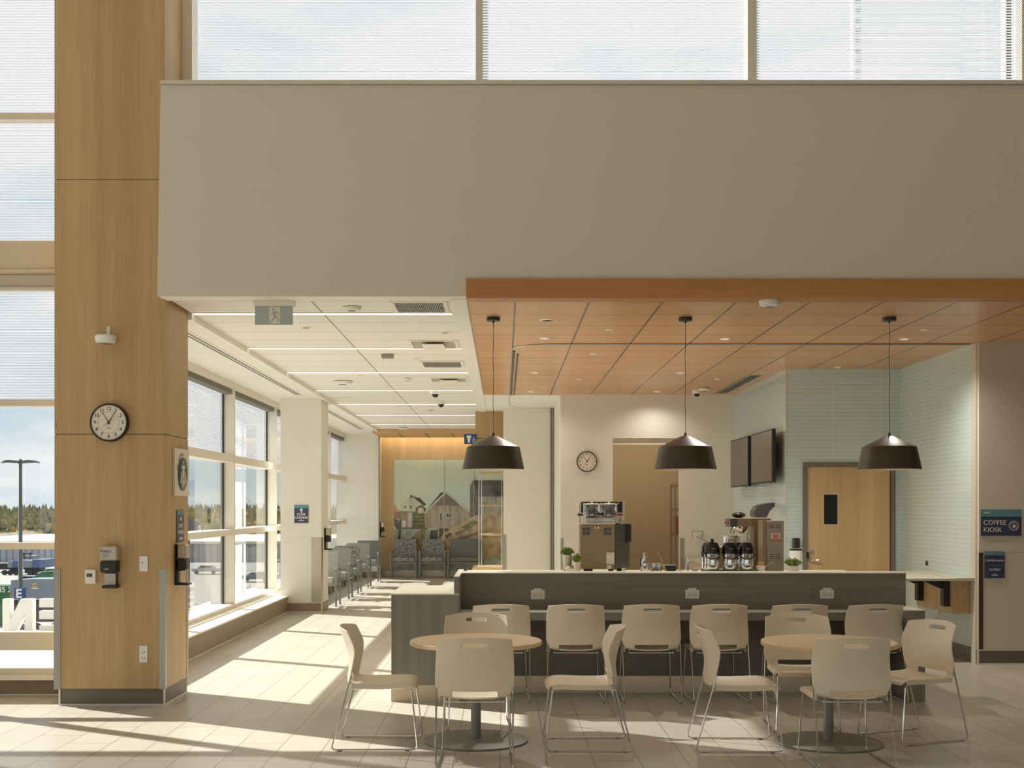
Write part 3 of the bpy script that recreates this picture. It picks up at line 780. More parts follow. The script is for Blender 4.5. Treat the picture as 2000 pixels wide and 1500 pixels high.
# ------------------------------------------------------------------ pendants
def make_pendant(label, loc):
    t = thing('pendant_lamp', label, 'lamp', loc, 'pendant lamps over the bar')
    zt_ = WH - loc[2]
    MB().lathe([(0.060, zt_ - 0.034), (0.064, zt_ - 0.030), (0.064, zt_ - 0.001)], n=28).lathe([(0.008, zt_ - 0.055), (0.010, zt_ - 0.034)], n=12).build('canopy', 'black_plastic', t, local=True)
    MB().tube([(0.003 * math.sin(k * 1.3), 0.002 * math.cos(k), 0.33 + (zt_ - 0.05 - 0.33) * k / 12) for k in range(13)], 0.0028, 6).build('cord', 'black_plastic', t, local=True)
    o = MB().lathe([(0.293, 0.000), (0.250, 0.205), (0.248, 0.212), (0.045, 0.312), (0.010, 0.318)], n=64, caps=False)
    o.build('lamp_shade', 'bronze_dark', t, local=True)
    MB().lathe([(0.2925, -0.001), (0.2895, 0.001), (0.2465, 0.205), (0.042, 0.308), (0.004, 0.309)], n=64, caps=False).build('shade_lining', 'shade_inside', t, local=True)
    MB().lathe([(0.008, 0.318), (0.012, 0.320), (0.009, 0.345)], n=14).build('cord_grip', 'black_plastic', t, local=True)
    MB().ball((0, 0, 0.16), 0.045, n=8).cyl((0, 0, 0.19), (0, 0, 0.30), 0.02).build('bulb', 'white_plastic', t, local=True)
    return t
PY = 11.29; PZ = Z_(917, PY)
pn = make_pendant('dark bronze pendant lamp at the left, hanging before the glass case and mural', (X_(963.5, PY), PY, PZ))
dup(pn, (X_(1338.5, PY), PY, PZ), 0, 'dark bronze pendant lamp in the middle, before the storeroom opening')
dup(pn, (X_(1737, PY), PY, PZ), 0, 'dark bronze pendant lamp at the right, before the blue tile corner')
#%%CEILINGITEMS
# ------------------------------------------------------------------ ceiling fittings
for k, (y, nm) in enumerate(zip((11.03, 13.44, 15.86, 18.3, 20.77, 23.23, 25.8), ('nearest the bulkhead', 'second from the bulkhead', 'third from the bulkhead', 'fourth from the bulkhead', 'fifth from the bulkhead', 'sixth from the bulkhead', 'last before the oak drop ceiling'))):
    t = thing('linear_light', 'long thin recessed light strip across the white ceiling, ' + nm, 'light', (-1.65, y, CH), 'light strips in the white ceiling')
    MB().box(-2.86, -0.46, y - 0.058, y + 0.058, CH - 0.003, CH + 0.001).build('frame', 'ceiling_white', t)
    MB().box(-2.85, -0.47, y - 0.036, y + 0.036, CH - 0.005, CH - 0.002).build('diffuser', 'light_strip', t)
def spot(px, py_, H, lb, cat='light', r=0.055, ring='sill_white', lens='lamp_lens', name='downlight', gp='downlights in the wood ceiling'):
    y = (H - EYE) * FPX / (HY - py_); x = X_(px, y)
    t = thing(name, lb, cat, (x, y, H), gp)
    MB().lathe([(r * 0.72, H - 0.002), (r * 0.8, H - 0.010), (r, H - 0.006), (r + 0.004, H + 0.001)], (x, y, 0), n=24, caps=False).build('trim_ring', ring, t)
    MB().lathe([(0.001, H - 0.003), (r * 0.76, H - 0.003)], (x, y, 0), n=24).build('lens', lens, t)
    if cat == 'light':
        ld = bpy.data.lights.new('downlight_beam', 'SPOT'); ld.energy = 28 if abs(py_ - 661) > 2 else (140 if px > 1700 else 200); ld.spot_size = 2.6; ld.spot_blend = 0.8; ld.color = (1, 0.93, 0.82); ld.shadow_soft_size = 0.05
        lo = bpy.data.objects.new('downlight_beam', ld); COL.objects.link(lo); lo.parent = t; lo.location = (0, 0, -0.02); lo['_o'] = (0, 0, 0)
for px, py_, lb in ((1064, 660.5, 'bright recessed downlight left of the middle pendant cord, in the second panel column'), (1416, 661.5, 'bright recessed downlight between the middle and right pendants'), (1766, 661.5, 'bright recessed downlight just right of the right pendant cord'), (1045, 727.5, 'small recessed downlight toward the back, above the wall clock side'), (1329, 728, 'small recessed downlight beside the middle pendant cord'), (1037, 764.5, 'rearmost small downlight left, near the door track'), (1283, 764.5, 'rearmost small downlight above the storeroom opening'), (1190, 645, 'flat white sprinkler disc between the left and middle pendants'), (1160, 691.5, 'flat white sprinkler disc behind the one between left and middle pendants'), (1401, 740.5, 'flat white sprinkler disc near the slot diffuser'), (1132, 740.5, 'flat white sprinkler disc above the wall clock'), (1806, 644.5, 'flat white sprinkler disc right of the right pendant canopy'), (1070, 625, 'large flat white speaker disc near the front of the wood ceiling'), (1636, 717, 'small white disc at the back of the wood ceiling before the blue tiles')):
    d = 'downlight' in lb
    spot(px, py_, WH, lb, 'light' if d else 'disc', 0.055 if d else (0.075 if 'large' in lb else 0.04), lens='lamp_lens' if d else 'sill_white', name='downlight' if d else 'ceiling_disc', gp='downlights in the wood ceiling' if d else 'flat discs in the wood ceiling')
for px, py_, lb in ((598, 639, 'flat white disc in the white ceiling right of the exit sign'), (702, 732, 'flat white disc in the white ceiling beside the small wall-type sensor'), (812, 699, 'flat white disc between the two louvred vents'), (757, 785.5, 'flat white disc in the white ceiling left of the dome cameras'), (795, 821, 'flat white disc in the white ceiling far back'), (870, 648.5, 'flat slotted disc near the right edge of the white ceiling')):
    spot(px, py_, CH, lb, 'disc', 0.05, lens='mid_grey' if px in (598, 870) else 'ceiling_white', name='ceiling_disc', gp='flat discs in the white ceiling')
def detector(px, py_, H, lb, r=0.07, h=0.04, name='smoke_detector', mat='white_plastic', gp='detectors on the ceilings'):
    """py_ = pixel row of its underside centre"""
    y = (H - h - EYE) * FPX / (HY - py_); x = X_(px, y)
    t = thing(name, lb, 'detector', (x, y, H), gp)
    MB().lathe([(r * 0.55, H - h), (r * 0.92, H - h * 0.85), (r, H - h * 0.5), (r, H - h * 0.2), (r * 0.8, H)], (x, y, 0), n=28).build('housing', mat, t)
    MB().lathe([(0.001, H - h - 0.002), (r * 0.42, H - h - 0.002), (r * 0.5, H - h + 0.002)], (x, y, 0), n=20, caps=False).build('lens_ring', 'grey_plastic', t)
detector(687, 607, CH, 'low white smoke detector near the front of the white ceiling, right of the exit sign', 0.085, 0.035)
detector(795, 744, CH, 'small white detector midway in the white ceiling, left of the twin vents', 0.06)
detector(840, 805, CH, 'small white detector behind the dome cameras', 0.06)
detector(863, 833, CH, 'small white detector at the far end of the white ceiling, left of another', 0.08, 0.03)
detector(916, 833, CH, 'small white detector at the far end of the white ceiling, near the header', 0.06, 0.03)
detector(788, 839, 3.47, 'wide flat detector in front of the oak drop ceiling', 0.11, 0.04)
detector(1503, 600, WH, 'cream round motion sensor at the front of the wood ceiling', 0.088, 0.085, 'motion_sensor')
detector(1376, 764, WH, 'round motion sensor at the back of the wood ceiling beside the dome camera', 0.09, 0.05, 'motion_sensor')
detector(669, 751, CH, 'flat white sensor with dark top near the pier soffit', 0.14, 0.05, 'motion_sensor')
def dome(px, py_, H, lb, r=0.06):
    y = (H - 0.10 - EYE) * FPX / (HY - py_); x = X_(px, y)
    t = thing('dome_camera', lb, 'camera', (x, y, H), 'dome security cameras')
    MB().lathe([(r, H - 0.055), (r * 1.1, H - 0.03), (r * 1.1, H)], (x, y, 0), n=24).build('housing', 'white_plastic', t)
    MB().ball((x, y, H - 0.055), r * 0.72, n=10).build('dome', 'black_gloss', t)
dome(850, 776, CH, 'white dome camera with black lens under the white ceiling, the nearer of two', 0.07)
dome(861.5, 795, CH, 'white dome camera with black lens under the white ceiling, the farther of two', 0.07)
dome(1361, 775, WH, 'white dome camera with black lens at the back of the wood ceiling', 0.065)
# louvred and diffuser vents
def vent(px0, px1, py0, py1, lb, kind):
    ya = (CH - EYE) * FPX / (HY - py0); yb2 = (CH - EYE) * FPX / (HY - py1)
    ya, yb2 = min(ya, yb2), max(ya, yb2)
    x0 = X_(px0, ya); x1 = -0.49
    t = thing('ceiling_vent', lb, 'vent', ((x0 + x1) / 2, (ya + yb2) / 2, CH), 'vents in the white ceiling')
    f = MB(); e = 0.035
    f.box(x0, x1, ya, ya + e, CH - 0.012, CH + 0.001).box(x0, x1, yb2 - e, yb2, CH - 0.012, CH + 0.001).box(x0, x0 + e, ya + e, yb2 - e, CH - 0.012, CH + 0.001).box(x1 - e, x1, ya + e, yb2 - e, CH - 0.012, CH + 0.001)
    f.build('frame', 'ceiling_white', t)
    if kind == 'louvre':
        MB().box(x0 + e, x1 - e, ya + e, yb2 - e, CH - 0.003, CH - 0.001).build('backing', 'vent_dark', t)
        m = MB(); n = 26
        for k in range(n):
            xx = x0 + e + (x1 - x0 - 2 * e) * (k + 0.5) / n; m.box(xx - 0.004, xx + 0.004, ya + e, yb2 - e, CH - 0.010, CH - 0.003)
        m.build('louvre', 'mid_grey', t)
    else:
        MB().box(x0 + 0.15, x1 - 0.15, ya + 0.10, yb2 - 0.10, CH - 0.035, CH - 0.028).box(x0 + e, x1 - e, ya + e, yb2 - e, CH - 0.003, CH - 0.001, 1).build('plaque', ['sill_white', 'plaque_gap'], t)
vent(760, 884, 609, 588, 'louvred return air vent nearest the bulkhead in the white ceiling', 'louvre')
vent(795, 903, 679, 664, 'square plaque air diffuser behind the nearest louvred vent', 'plaque')
vent(818, 911, 716.5, 705, 'second louvred return air vent, deeper in the white ceiling', 'louvre')
vent(836, 921, 745, 737, 'farther square plaque air diffuser in the white ceiling', 'plaque')
# wireless access point hanging from ceiling
y = 13.95; x = X_(757, y)
t = thing('access_point', 'grey box with a thin hanging antenna under the white ceiling', 'antenna box', (x, y, CH))
MB().box(x - 0.07, x + 0.07, y - 0.05, y + 0.05, CH - 0.05, CH, c=0.008).build('housing', 'mid_grey', t)
MB().cyl((x - 0.055, y - 0.03, CH - 0.05), (x - 0.045, y - 0.03, CH - 0.12), 0.006, 0.003).build('antenna', 'white_plastic', t)
# exit sign
y = 10.34; z1 = Z_(584, y); x0, x1 = X_(497, y), X_(573, y)
t = thing('exit_sign', 'pale running-person exit sign hanging under the bulkhead edge', 'exit sign', ((x0 + x1) / 2, y, z1))
zz1 = Z_(598, y); zz0 = Z_(634.5, y)
MB().box(x0 - 0.01, x1 + 0.01, y - 0.03, y + 0.05, zz1, CH - 0.002, c=0.006).build('housing', 'mullion_cream', t)
MB().box(x0 + 0.004, x1 - 0.004, y - 0.004, y + 0.004, zz0, zz1).build('acrylic_panel', 'exit_panel', t)
m = MB(); xm = X_(537, y); zm = (zz0 + zz1) / 2
MB().box(xm - 0.047, xm + 0.047, y - 0.007, y - 0.004, zz0 + 0.01, zz1 - 0.008).build('pictogram_panel', 'clock_face', t)
m.ball((xm - 0.012, y - 0.008, zm + 0.052), 0.011, n=6, sy=0.2)
for pa, pb, r in (((-0.01, 0.035), (0.0, -0.012), 0.010), ((0, -0.01), (0.028, -0.03), 0.006), ((0.028, -0.03), (0.025, -0.06), 0.005), ((0, -0.01), (-0.02, -0.04), 0.006), ((-0.02, -0.04), (-0.042, -0.062), 0.005), ((-0.008, 0.03), (0.022, 0.028), 0.005), ((0.022, 0.028), (0.035, 0.01), 0.004), ((-0.01, 0.03), (-0.034, 0.01), 0.005)):
    m.cyl((xm + pa[0], y - 0.008, zm + pa[1]), (xm + pb[0], y - 0.008, zm + pb[1]), r, n=6)
m.build('running_figure', 'exit_panel', t)
# slot diffuser in wood ceiling
ya, yb2 = (WH - EYE) * FPX / (HY - 733), (WH - EYE) * FPX / (HY - 767)
x0, x1 = 3.34, 3.50
t = thing('slot_diffuser', 'dark three-slot air diffuser in the wood ceiling beside the blue tile wall', 'diffuser', (3.42, 17, WH))
MB().box(x0, x1, ya, yb2, WH - 0.006, WH).build('frame', 'mid_grey', t)
for k in range(3): MB().box(x0 + 0.02 + k * 0.045, x0 + 0.05 + k * 0.045, ya + 0.02, yb2 - 0.02, WH - 0.009, WH - 0.005).build('slot', 'black_plastic', t)
# folding-grille track: runs from the right post across, round the corner and back
tk = MB()
pts = [(TX - 0.02, 13.1, WH - 0.006)] + [(0.60 - 0.5 * math.sin(a), 13.1 + 0.42 * (1 - math.cos(a)), WH - 0.006) for a in [PI / 2 * k / 8 for k in range(9)]] + [(0.10, 19.0, WH - 0.006)] + [(0.10, 20.6, WH - 0.006), (0.16, 21.1, WH - 0.006), (0.3, 21.38, WH - 0.006), (0.5, 21.44, WH - 0.006), (X_(1080, 21.46), 21.46, WH - 0.006)]
tk.tube(pts, 0.009, 6)
tag(tk.build('grille_track', 'brushed_steel'), 'curved metal grille track in the wood ceiling, turning back toward the white wall', 'track')
tk = MB().box(0.115, 0.135, 13.7, 19.0, WH - 0.014, WH).box(0.16, 0.18, 14.0, 19.0, WH - 0.014, WH)
tag(tk.build('track_liner', 'bronze_dark'), 'dark twin guide rails alongside the straight run of the grille track', 'rail')
x = X_(1905, 13.1)
t = thing('grille_post', 'tall pale metal guide post for the kiosk grille at the right wall', 'post', (x, 13.05, 0))
MB().box(x - 0.045, x - 0.012, 12.99, 13.11, 0, WH, c=0.004).build('post_body', 'edge_trim', t)
MB().box(x - 0.012, x + 0.018, 13.01, 13.11, 0, WH).build('post_channel', 'vent_dark', t)
MB().box(x + 0.018, x + 0.038, 13.06, 13.11, 0, WH).build('tile_return', 'blue_tile_y', t)
#%%DOORTV
# ------------------------------------------------------------------ door, screens, fold table
dd = thing('door_1', '', 'x', ((DX0 + DX1) / 2, 15.5, 0)); del dd['label']; del dd['category']; struct(dd)
fw = 0.055
MB().box(DX0, DX0 + fw, 15.47, 15.6, 0, DZ).box(DX1 - fw, DX1, 15.47, 15.6, 0, DZ).box(DX0 + fw, DX1 - fw, 15.47, 15.6, DZ - fw, DZ).build('door_frame', 'vent_dark', dd)
gx0, gx1, gz0, gz1 = X_(1609, 15.5), X_(1636, 15.5), Z_(1024, 15.5), Z_(966, 15.5)
a0, a1 = DX0 + fw + 0.004, DX1 - fw - 0.012
lf = MB().box(a0, gx0, 15.5, 15.545, 0.01, DZ - fw - 0.004).box(gx1, a1, 15.5, 15.545, 0.01, DZ - fw - 0.004).box(gx0, gx1, 15.5, 15.545, 0.01, gz0).box(gx0, gx1, 15.5, 15.545, gz1, DZ - fw - 0.004).build('door_leaf', 'door_oak', dd)
MB().box(gx0 - 0.012, gx1 + 0.012, 15.494, 15.50, gz0 - 0.012, gz0).box(gx0 - 0.012, gx1 + 0.012, 15.494, 15.50, gz1, gz1 + 0.012).box(gx0 - 0.012, gx0, 15.494, 15.50, gz0, gz1).box(gx1, gx1 + 0.012, 15.494, 15.50, gz0, gz1).build('vision_frame', 'beige_paint', lf)
MB().box(gx0, gx1, 15.52, 15.526, gz0, gz1).build('vision_glass', 'black_gloss', lf)
hx, hz_ = X_(1587, 15.47), Z_(1094, 15.47)
MB().lathe([(0.024, 15.48), (0.026, 15.50)], (hx, 0, hz_), 'Y', 18).tube([(hx, 15.5, hz_), (hx, 15.455, hz_), (hx + 0.02, 15.445, hz_), (hx + 0.12, 15.45, hz_ - 0.003)], 0.009, 8).build('door_handle', 'chrome', lf)
MB().lathe([(0.02, 15.483), (0.023, 15.50)], (hx, 0, Z_(1078, 15.47)), 'Y', 18).build('lock_cylinder', 'chrome', lf)
MB().box(a0 - 0.02, a0 + 0.012, 15.46, 15.5, Z_(1091, 15.5), Z_(1078, 15.5)).build('strike', 'black_plastic', dd)

# screens on the tile wall (x = 3.657 faces left)
def screen(px0, px1, yt0, yt1, yb0, yb1, lb):
    X = 3.50; y1 = YX(px0, X); y0 = YX(px1, X)
    zt_ = Z_(yt1, y0); zb_ = Z_(yb1, y0)
    t = thing('menu_screen', lb, 'screen', (X, (y0 + y1) / 2, zb_), 'wall screens')
    MB().box(X, X + 0.05, y0, y1, zb_, zt_, c=0.006).build('casing', 'black_plastic', t)
    MB().box(X - 0.003, X, y0 + 0.02, y1 - 0.02, zb_ + 0.02, zt_ - 0.02).build('screen_glass', 'screen_dark', t)
    MB().box(X + 0.05, 3.657, (y0 + y1) / 2 - 0.12, (y0 + y1) / 2 + 0.12, (zb_ + zt_) / 2 - 0.15, (zb_ + zt_) / 2 + 0.15).build('wall_mount', 'black_plastic', t)
    MB().box(X + 0.005, X + 0.03, y0 + 0.18, y0 + 0.26, zb_ - 0.02, zb_).build('sensor_tab', 'mid_grey', t)
plain('screen_dark', (96, 90, 80), 0.25, var=0.02)
screen(1427, 1461, 858, 851, 951, 949, 'blank dark menu screen on the blue tile wall, the farther of two')
screen(1467, 1508, 847, 837, 946, 942, 'blank dark menu screen on the blue tile wall, the nearer of two')
# fold-down shelf by the right tile wall
t = thing('fold_down_shelf', 'pale fold-down counter flap with black brackets on an oak wall box', 'shelf', (4.9, 13.6, 0.5))
MB().box(3.72, 4.905, 13.0, 14.5, 0.895, 0.925, c=0.004).build('flap', 'counter_top', t)
MB().box(4.912, TX, 13.0, 14.5, 0.895, 0.93, c=0.004).build('fixed_shelf', 'counter_top', t)
MB().box(4.93, TX, 13.16, 14.3, 0.53, 0.893).build('oak_box', 'door_oak', t)
for y in (13.22, 14.05):
    MB().box(4.86, 4.93, y, y + 0.11, 0.60, 0.89, c=0.004).prism([(4.62, 0.893), (4.86, 0.893), (4.86, 0.80), (4.83, 0.80)], 'Y', y + 0.035, y + 0.075).build('bracket', 'black_plastic', t)
tag(MB().box(TX - 0.012, TX, 14.1, 14.2, 0.42, 0.6, c=0.003).build('wall_outlet', 'white_plastic'), 'white outlet on the blue tile wall below the oak shelf box', 'outlet')
tag(MB().lathe([(0.03, TX), (0.03, TX - 0.012), (0.012, TX - 0.02), (0.004, TX - 0.022)], (0, YX(1811, TX), Z_(1100, YX(1811, TX))), 'X', 20).build('cable_grommet', 'black_plastic'), 'round black and chrome lock on the blue tile wall above the flap', 'lock')

# ------------------------------------------------------------------ signs
def logo_swoosh(x, y, z, s, parent, rot='Y'):
    m = MB()
    pts = [(-1.0, -0.2), (-0.7, 0.05), (-0.45, 0.1), (-0.3, -0.12), (-0.5, -0.25), (-0.25, -0.15), (0.0, 0.2), (0.35, 0.45), (0.05, 0.1), (-0.1, -0.15)]
    if rot == 'Y': P = [(x + a * s, y, z + b_ * s) for a, b_ in pts]
    else: P = [(x, y + a * s, z + b_ * s) for a, b_ in pts]
    m.tube([Vector(p) for p in catmull(P, 3)], s * 0.06, 5)
    for k in range(2):
        zz_ = z + s * (0.02 - 0.22 * k)
        if rot == 'Y': m.box(x + s * 0.25, x + s * 1.2, y - 0.0005, y + 0.0005, zz_, zz_ + s * 0.12)
        else: m.box(x - 0.0005, x + 0.0005, y + s * 0.25, y + s * 1.2, zz_, zz_ + s * 0.12)
    m.build('emblem', 'sign_white', parent)
sy = 12.95
x0, x1, z0, z1 = X_(1915.5, sy), X_(1994.5, sy), Z_(1046.5, sy), Z_(995, sy)
t = thing('wall_sign', 'navy and teal wall sign reading COFFEE KIOSK with a round cup emblem', 'sign', ((x0 + x1) / 2, sy, z0), 'kiosk signs')
MB().box(x0, x1, sy - 0.008, sy, z0, z1).build('panel', 'sign_navy', t)
MB().box(x0, x1, sy - 0.010, sy - 0.008, z1 - (z1 - z0) * 0.28, z1).build('header_band', 'sign_teal', t)
text('COFFEE', 0.072, (x0 + 0.024, sy - 0.010, Z_(1021, sy)), t, align='LEFT')
text('KIOSK', 0.072, (x0 + 0.024, sy - 0.010, Z_(1035, sy)), t, align='LEFT')
logo_swoosh(X_(1926, sy), sy - 0.012, Z_(1002, sy), 0.034, t)
ex, ez = X_(1979.5, sy), Z_(1027, sy)
m = MB()
for r in (0.052, 0.040): m.tube([(ex + r * math.cos(2 * PI * k / 32), sy - 0.010, ez + r * math.sin(2 * PI * k / 32)) for k in range(32)], 0.0018, 5, closed=True)
m.prism([(ex - 0.016, ez + 0.006), (ex + 0.016, ez + 0.006), (ex + 0.011, ez - 0.018), (ex - 0.011, ez - 0.018)], 'Y', sy - 0.012, sy - 0.009)
m.tube([(ex + 0.014 + 0.009 * math.sin(a), sy - 0.010, ez - 0.006 + 0.009 * math.cos(a)) for a in [PI * k / 6 for k in range(7)]], 0.002, 5)
for k in (-1, 0, 1): m.tube([(ex + k * 0.008 + 0.003 * math.sin(j), sy - 0.010, ez + 0.011 + j * 0.004) for j in range(5)], 0.0014, 5)
m.build('cup_emblem', 'sign_white', t)
x0, x1, z0, z1 = X_(1922.5, sy), X_(1962, sy), Z_(1129, sy), Z_(1077, sy)
t = thing('wall_sign', 'small navy and teal wall sign reading COFFEE KIOSK CLOSED', 'sign', ((x0 + x1) / 2, sy, z0), 'kiosk signs')
MB().box(x0, x1, sy - 0.008, sy, z0, z1).build('panel', 'sign_navy', t)
MB().box(x0, x1, sy - 0.010, sy - 0.008, z1 - 0.042, z1).build('header_band', 'sign_teal', t)
xm = (x0 + x1) / 2
text('COFFEE KIOSK', 0.030, (xm, sy - 0.010, Z_(1095, sy)), t)
text('CLOSED', 0.032, (xm, sy - 0.010, Z_(1112.5, sy)), t)
MB().box(x0 + 0.018, x1 - 0.018, sy - 0.010, sy - 0.008, Z_(1104.5, sy), Z_(1104.5, sy) + 0.004).build('rule_line', 'sign_teal', t)
logo_swoosh(xm - 0.004, sy - 0.011, Z_(1123, sy), 0.032, t)
# STAFF LOUNGE on the middle pier
sy = 19.35; x0, x1, z0, z1 = X_(575, sy), X_(602.5, sy), Z_(1021.5, sy), Z_(986.5, sy)
t = thing('wall_sign', 'blue STAFF LOUNGE sign with an up arrow on the cream pier', 'sign', ((x0 + x1) / 2, sy, z0), 'staff lounge signs')
MB().box(x0, x1, sy - 0.01, sy, z0, z1).build('panel', 'sign_navy', t)
MB().box(x0, x1, sy - 0.012, sy - 0.01, z1 - 0.05, z1).build('header_band', 'sign_teal', t)
xm = (x0 + x1) / 2
text('STAFF', 0.052, (xm, sy - 0.012, Z_(1005, sy)), t, bold=0.001); text('LOUNGE', 0.052, (xm, sy - 0.012, Z_(1011, sy)), t, bold=0.001)
def arrow(m, c, s, rot, y):
    pts = [(-0.11, -0.5), (0.11, -0.5), (0.11, 0.0), (0.42, 0.0), (0.0, 0.5), (-0.42, 0.0), (-0.11, 0.0)]
    if rot == 'up': m.prism([(c[0] + a * s, c[1] + b_ * s) for a, b_ in pts], 'Y', y, y + 0.002)
    else: m.prism([(c[0] + b_ * s, c[1] + a * s) for a, b_ in pts], 'X', y, y + 0.002)
m = MB(); arrow(m, (xm, Z_(997, sy)), 0.075, 'up', sy - 0.014); m.build('arrow', 'sign_white', t)
logo_swoosh(xm - 0.01, sy - 0.012, Z_(1016.5, sy), 0.045, t)
# signs on the side of the oak column (x = CX1 faces right)
SX = CX1
y0, y1 = YX(337.5, SX), YX(365, SX)
z0, z1 = Z_(968, y0), Z_(874.5, y0)
t = thing('logo_board', 'square cream logo board with a round dark green crowned emblem on the oak column side', 'sign', (SX, (y0 + y1) / 2, z0))
MB().box(SX, SX + 0.02, y0, y1, z0, z1, c=0.002).build('board', 'clock_face', t)
yc, zc = (y0 + y1) / 2, (z0 + z1) / 2 - 0.015; R = 0.148
MB().lathe([(R, SX + 0.02), (R, SX + 0.028), (R * 0.98, SX + 0.030)], (0, yc, zc), 'X', 48).build('emblem_disc', 'emblem_green', t)
m = MB(); xx = SX + 0.031
star = []
for k in range(10):
    a = PI / 2 + k * PI / 5; r = 0.024 if k % 2 == 0 else 0.010; star.append((yc + r * math.cos(a), zc + 0.105 + r * math.sin(a)))
m.prism(star, 'X', xx - 0.001, xx + 0.001)
m.prism([(yc - 0.05, zc + 0.045), (yc - 0.055, zc + 0.085), (yc - 0.03, zc + 0.066), (yc, zc + 0.085), (yc + 0.03, zc + 0.066), (yc + 0.055, zc + 0.085), (yc + 0.05, zc + 0.045)], 'X', xx - 0.001, xx + 0.001)
m.prism([(yc + 0.030 * math.cos(2 * PI * k / 20), zc + 0.005 + 0.042 * math.sin(2 * PI * k / 20)) for k in range(20)], 'X', xx - 0.001, xx + 0.001)
for s in (-1, 1):
    for j in range(5):
        m.tube([(xx, yc + s * (0.040 + 0.012 * j + 0.010 * math.sin(q * 1.3 + j)), zc + 0.03 - 0.012 * j - q * (0.022 - 0.002 * j)) for q in range(6)], 0.0026, 5)
    m.tube([(xx, yc + s * (0.012 + 0.012 * q), zc - 0.05 - 0.018 * q) for q in range(5)], 0.004, 5)
m.prism([(yc - 0.018, zc - 0.045), (yc + 0.018, zc - 0.045), (yc + 0.010, zc - 0.135), (yc - 0.010, zc - 0.135)], 'X', xx - 0.001, xx + 0.001)
m.build('crowned_figure', 'clock_face', t)
m = MB()
for s in (-1, 1): m.ball((xx + 0.001, yc + s * 0.011, zc + 0.012), 0.003, n=4)
m.tube([(xx + 0.001, yc, zc + 0.012), (xx + 0.001, yc + 0.002, zc - 0.006)], 0.001, 4); m.tube([(xx + 0.001, yc - 0.008, zc - 0.016), (xx + 0.001, yc, zc - 0.019), (xx + 0.001, yc + 0.008, zc - 0.016)], 0.0014, 4)
m.build('emblem_lines', 'emblem_green', t)
word = 'WE PROUDLY SERVE'
for k, ch in enumerate(word):
    if ch == ' ': continue
    a = PI * 0.93 - PI * 0.86 * k / (len(word) - 1)
    o = text(ch, 0.030, (SX + 0.021, yc + 0.175 * math.cos(a), zc + 0.175 * math.sin(a)), t, 'emblem_green', 'X')
    o.rotation_euler = (Matrix.Rotation(a - PI / 2, 3, 'X') @ Matrix.Rotation(PI / 2, 3, 'Z') @ Matrix.Rotation(PI / 2, 3, 'X')).to_euler()
y0, y1 = YX(344, SX), YX(357.5, SX); z0, z1 = Z_(1059, (y0 + y1) / 2), Z_(996.5, (y0 + y1) / 2)
t = thing('wall_sign', 'slate STAFF LOUNGE sign with a side arrow on the oak column side, above a dispenser', 'sign', (SX, (y0 + y1) / 2, z0), 'staff lounge signs')
MB().box(SX, SX + 0.008, y0, y1, z0, z1).build('panel', 'sign_slate', t)
MB().box(SX + 0.008, SX + 0.010, y0, y1, z1 - 0.04, z1).build('header_band', 'sign_teal', t)
ym = (y0 + y1) / 2
text('STAFF', 0.050, (SX + 0.010, ym, z0 + 0.145), t, rot='X'); text('LOUNGE', 0.046, (SX + 0.010, ym, z0 + 0.09), t, rot='X')
m = MB(); arrow(m, (ym, z0 + 0.21), 0.06, 'side', SX + 0.010); m.build('arrow', 'sign_white', t)
logo_swoosh(SX + 0.011, ym, z0 + 0.035, 0.05, t, 'X')
# restroom sign hanging from the header
y = 22.25; x0, x1, z0, z1 = X_(906.5, y), X_(931, y), Z_(867.5, y), Z_(847.5, y)
t = thing('restroom_sign', 'square blue hanging sign with a toilet and wheelchair symbol', 'sign', ((x0 + x1) / 2, y, z0))
MB().box(x0, x1, y, y + 0.02, z0, z1).build('panel', 'sign_blue', t)
m = MB(); q = (x1 - x0)
cx_ = x0 + q * 0.38
m.prism(rrect(cx_ - q * 0.17, cx_ + q * 0.17, z0 + q * 0.48, z0 + q * 0.70, 0.006), 'Y', y - 0.003, y)
m.prism([(cx_ - q * 0.14, z0 + q * 0.46), (cx_ + q * 0.14, z0 + q * 0.46), (cx_ + q * 0.08, z0 + q * 0.27), (cx_ + q * 0.08, z0 + q * 0.12), (cx_ - q * 0.08, z0 + q * 0.12), (cx_ - q * 0.08, z0 + q * 0.27)], 'Y', y - 0.003, y)
m.build('toilet_symbol', 'sign_white', t)
wx, wz = x0 + q * 0.78, z0 + q * 0.25
m = MB().tube([(wx + 0.026 * math.cos(a), y - 0.002, wz + 0.026 * math.sin(a)) for a in [0.9 + k * 0.42 for k in range(13)]], 0.004, 5)
m.ball((wx - 0.004, y - 0.003, wz + 0.066), 0.009, n=5, sy=0.3).tube([(wx - 0.004, y - 0.002, wz + 0.052), (wx, y - 0.002, wz + 0.02), (wx + 0.022, y - 0.002, wz + 0.02), (wx + 0.034, y - 0.002, wz - 0.012)], 0.0045, 5)
m.build('wheelchair_symbol', 'sign_white', t)
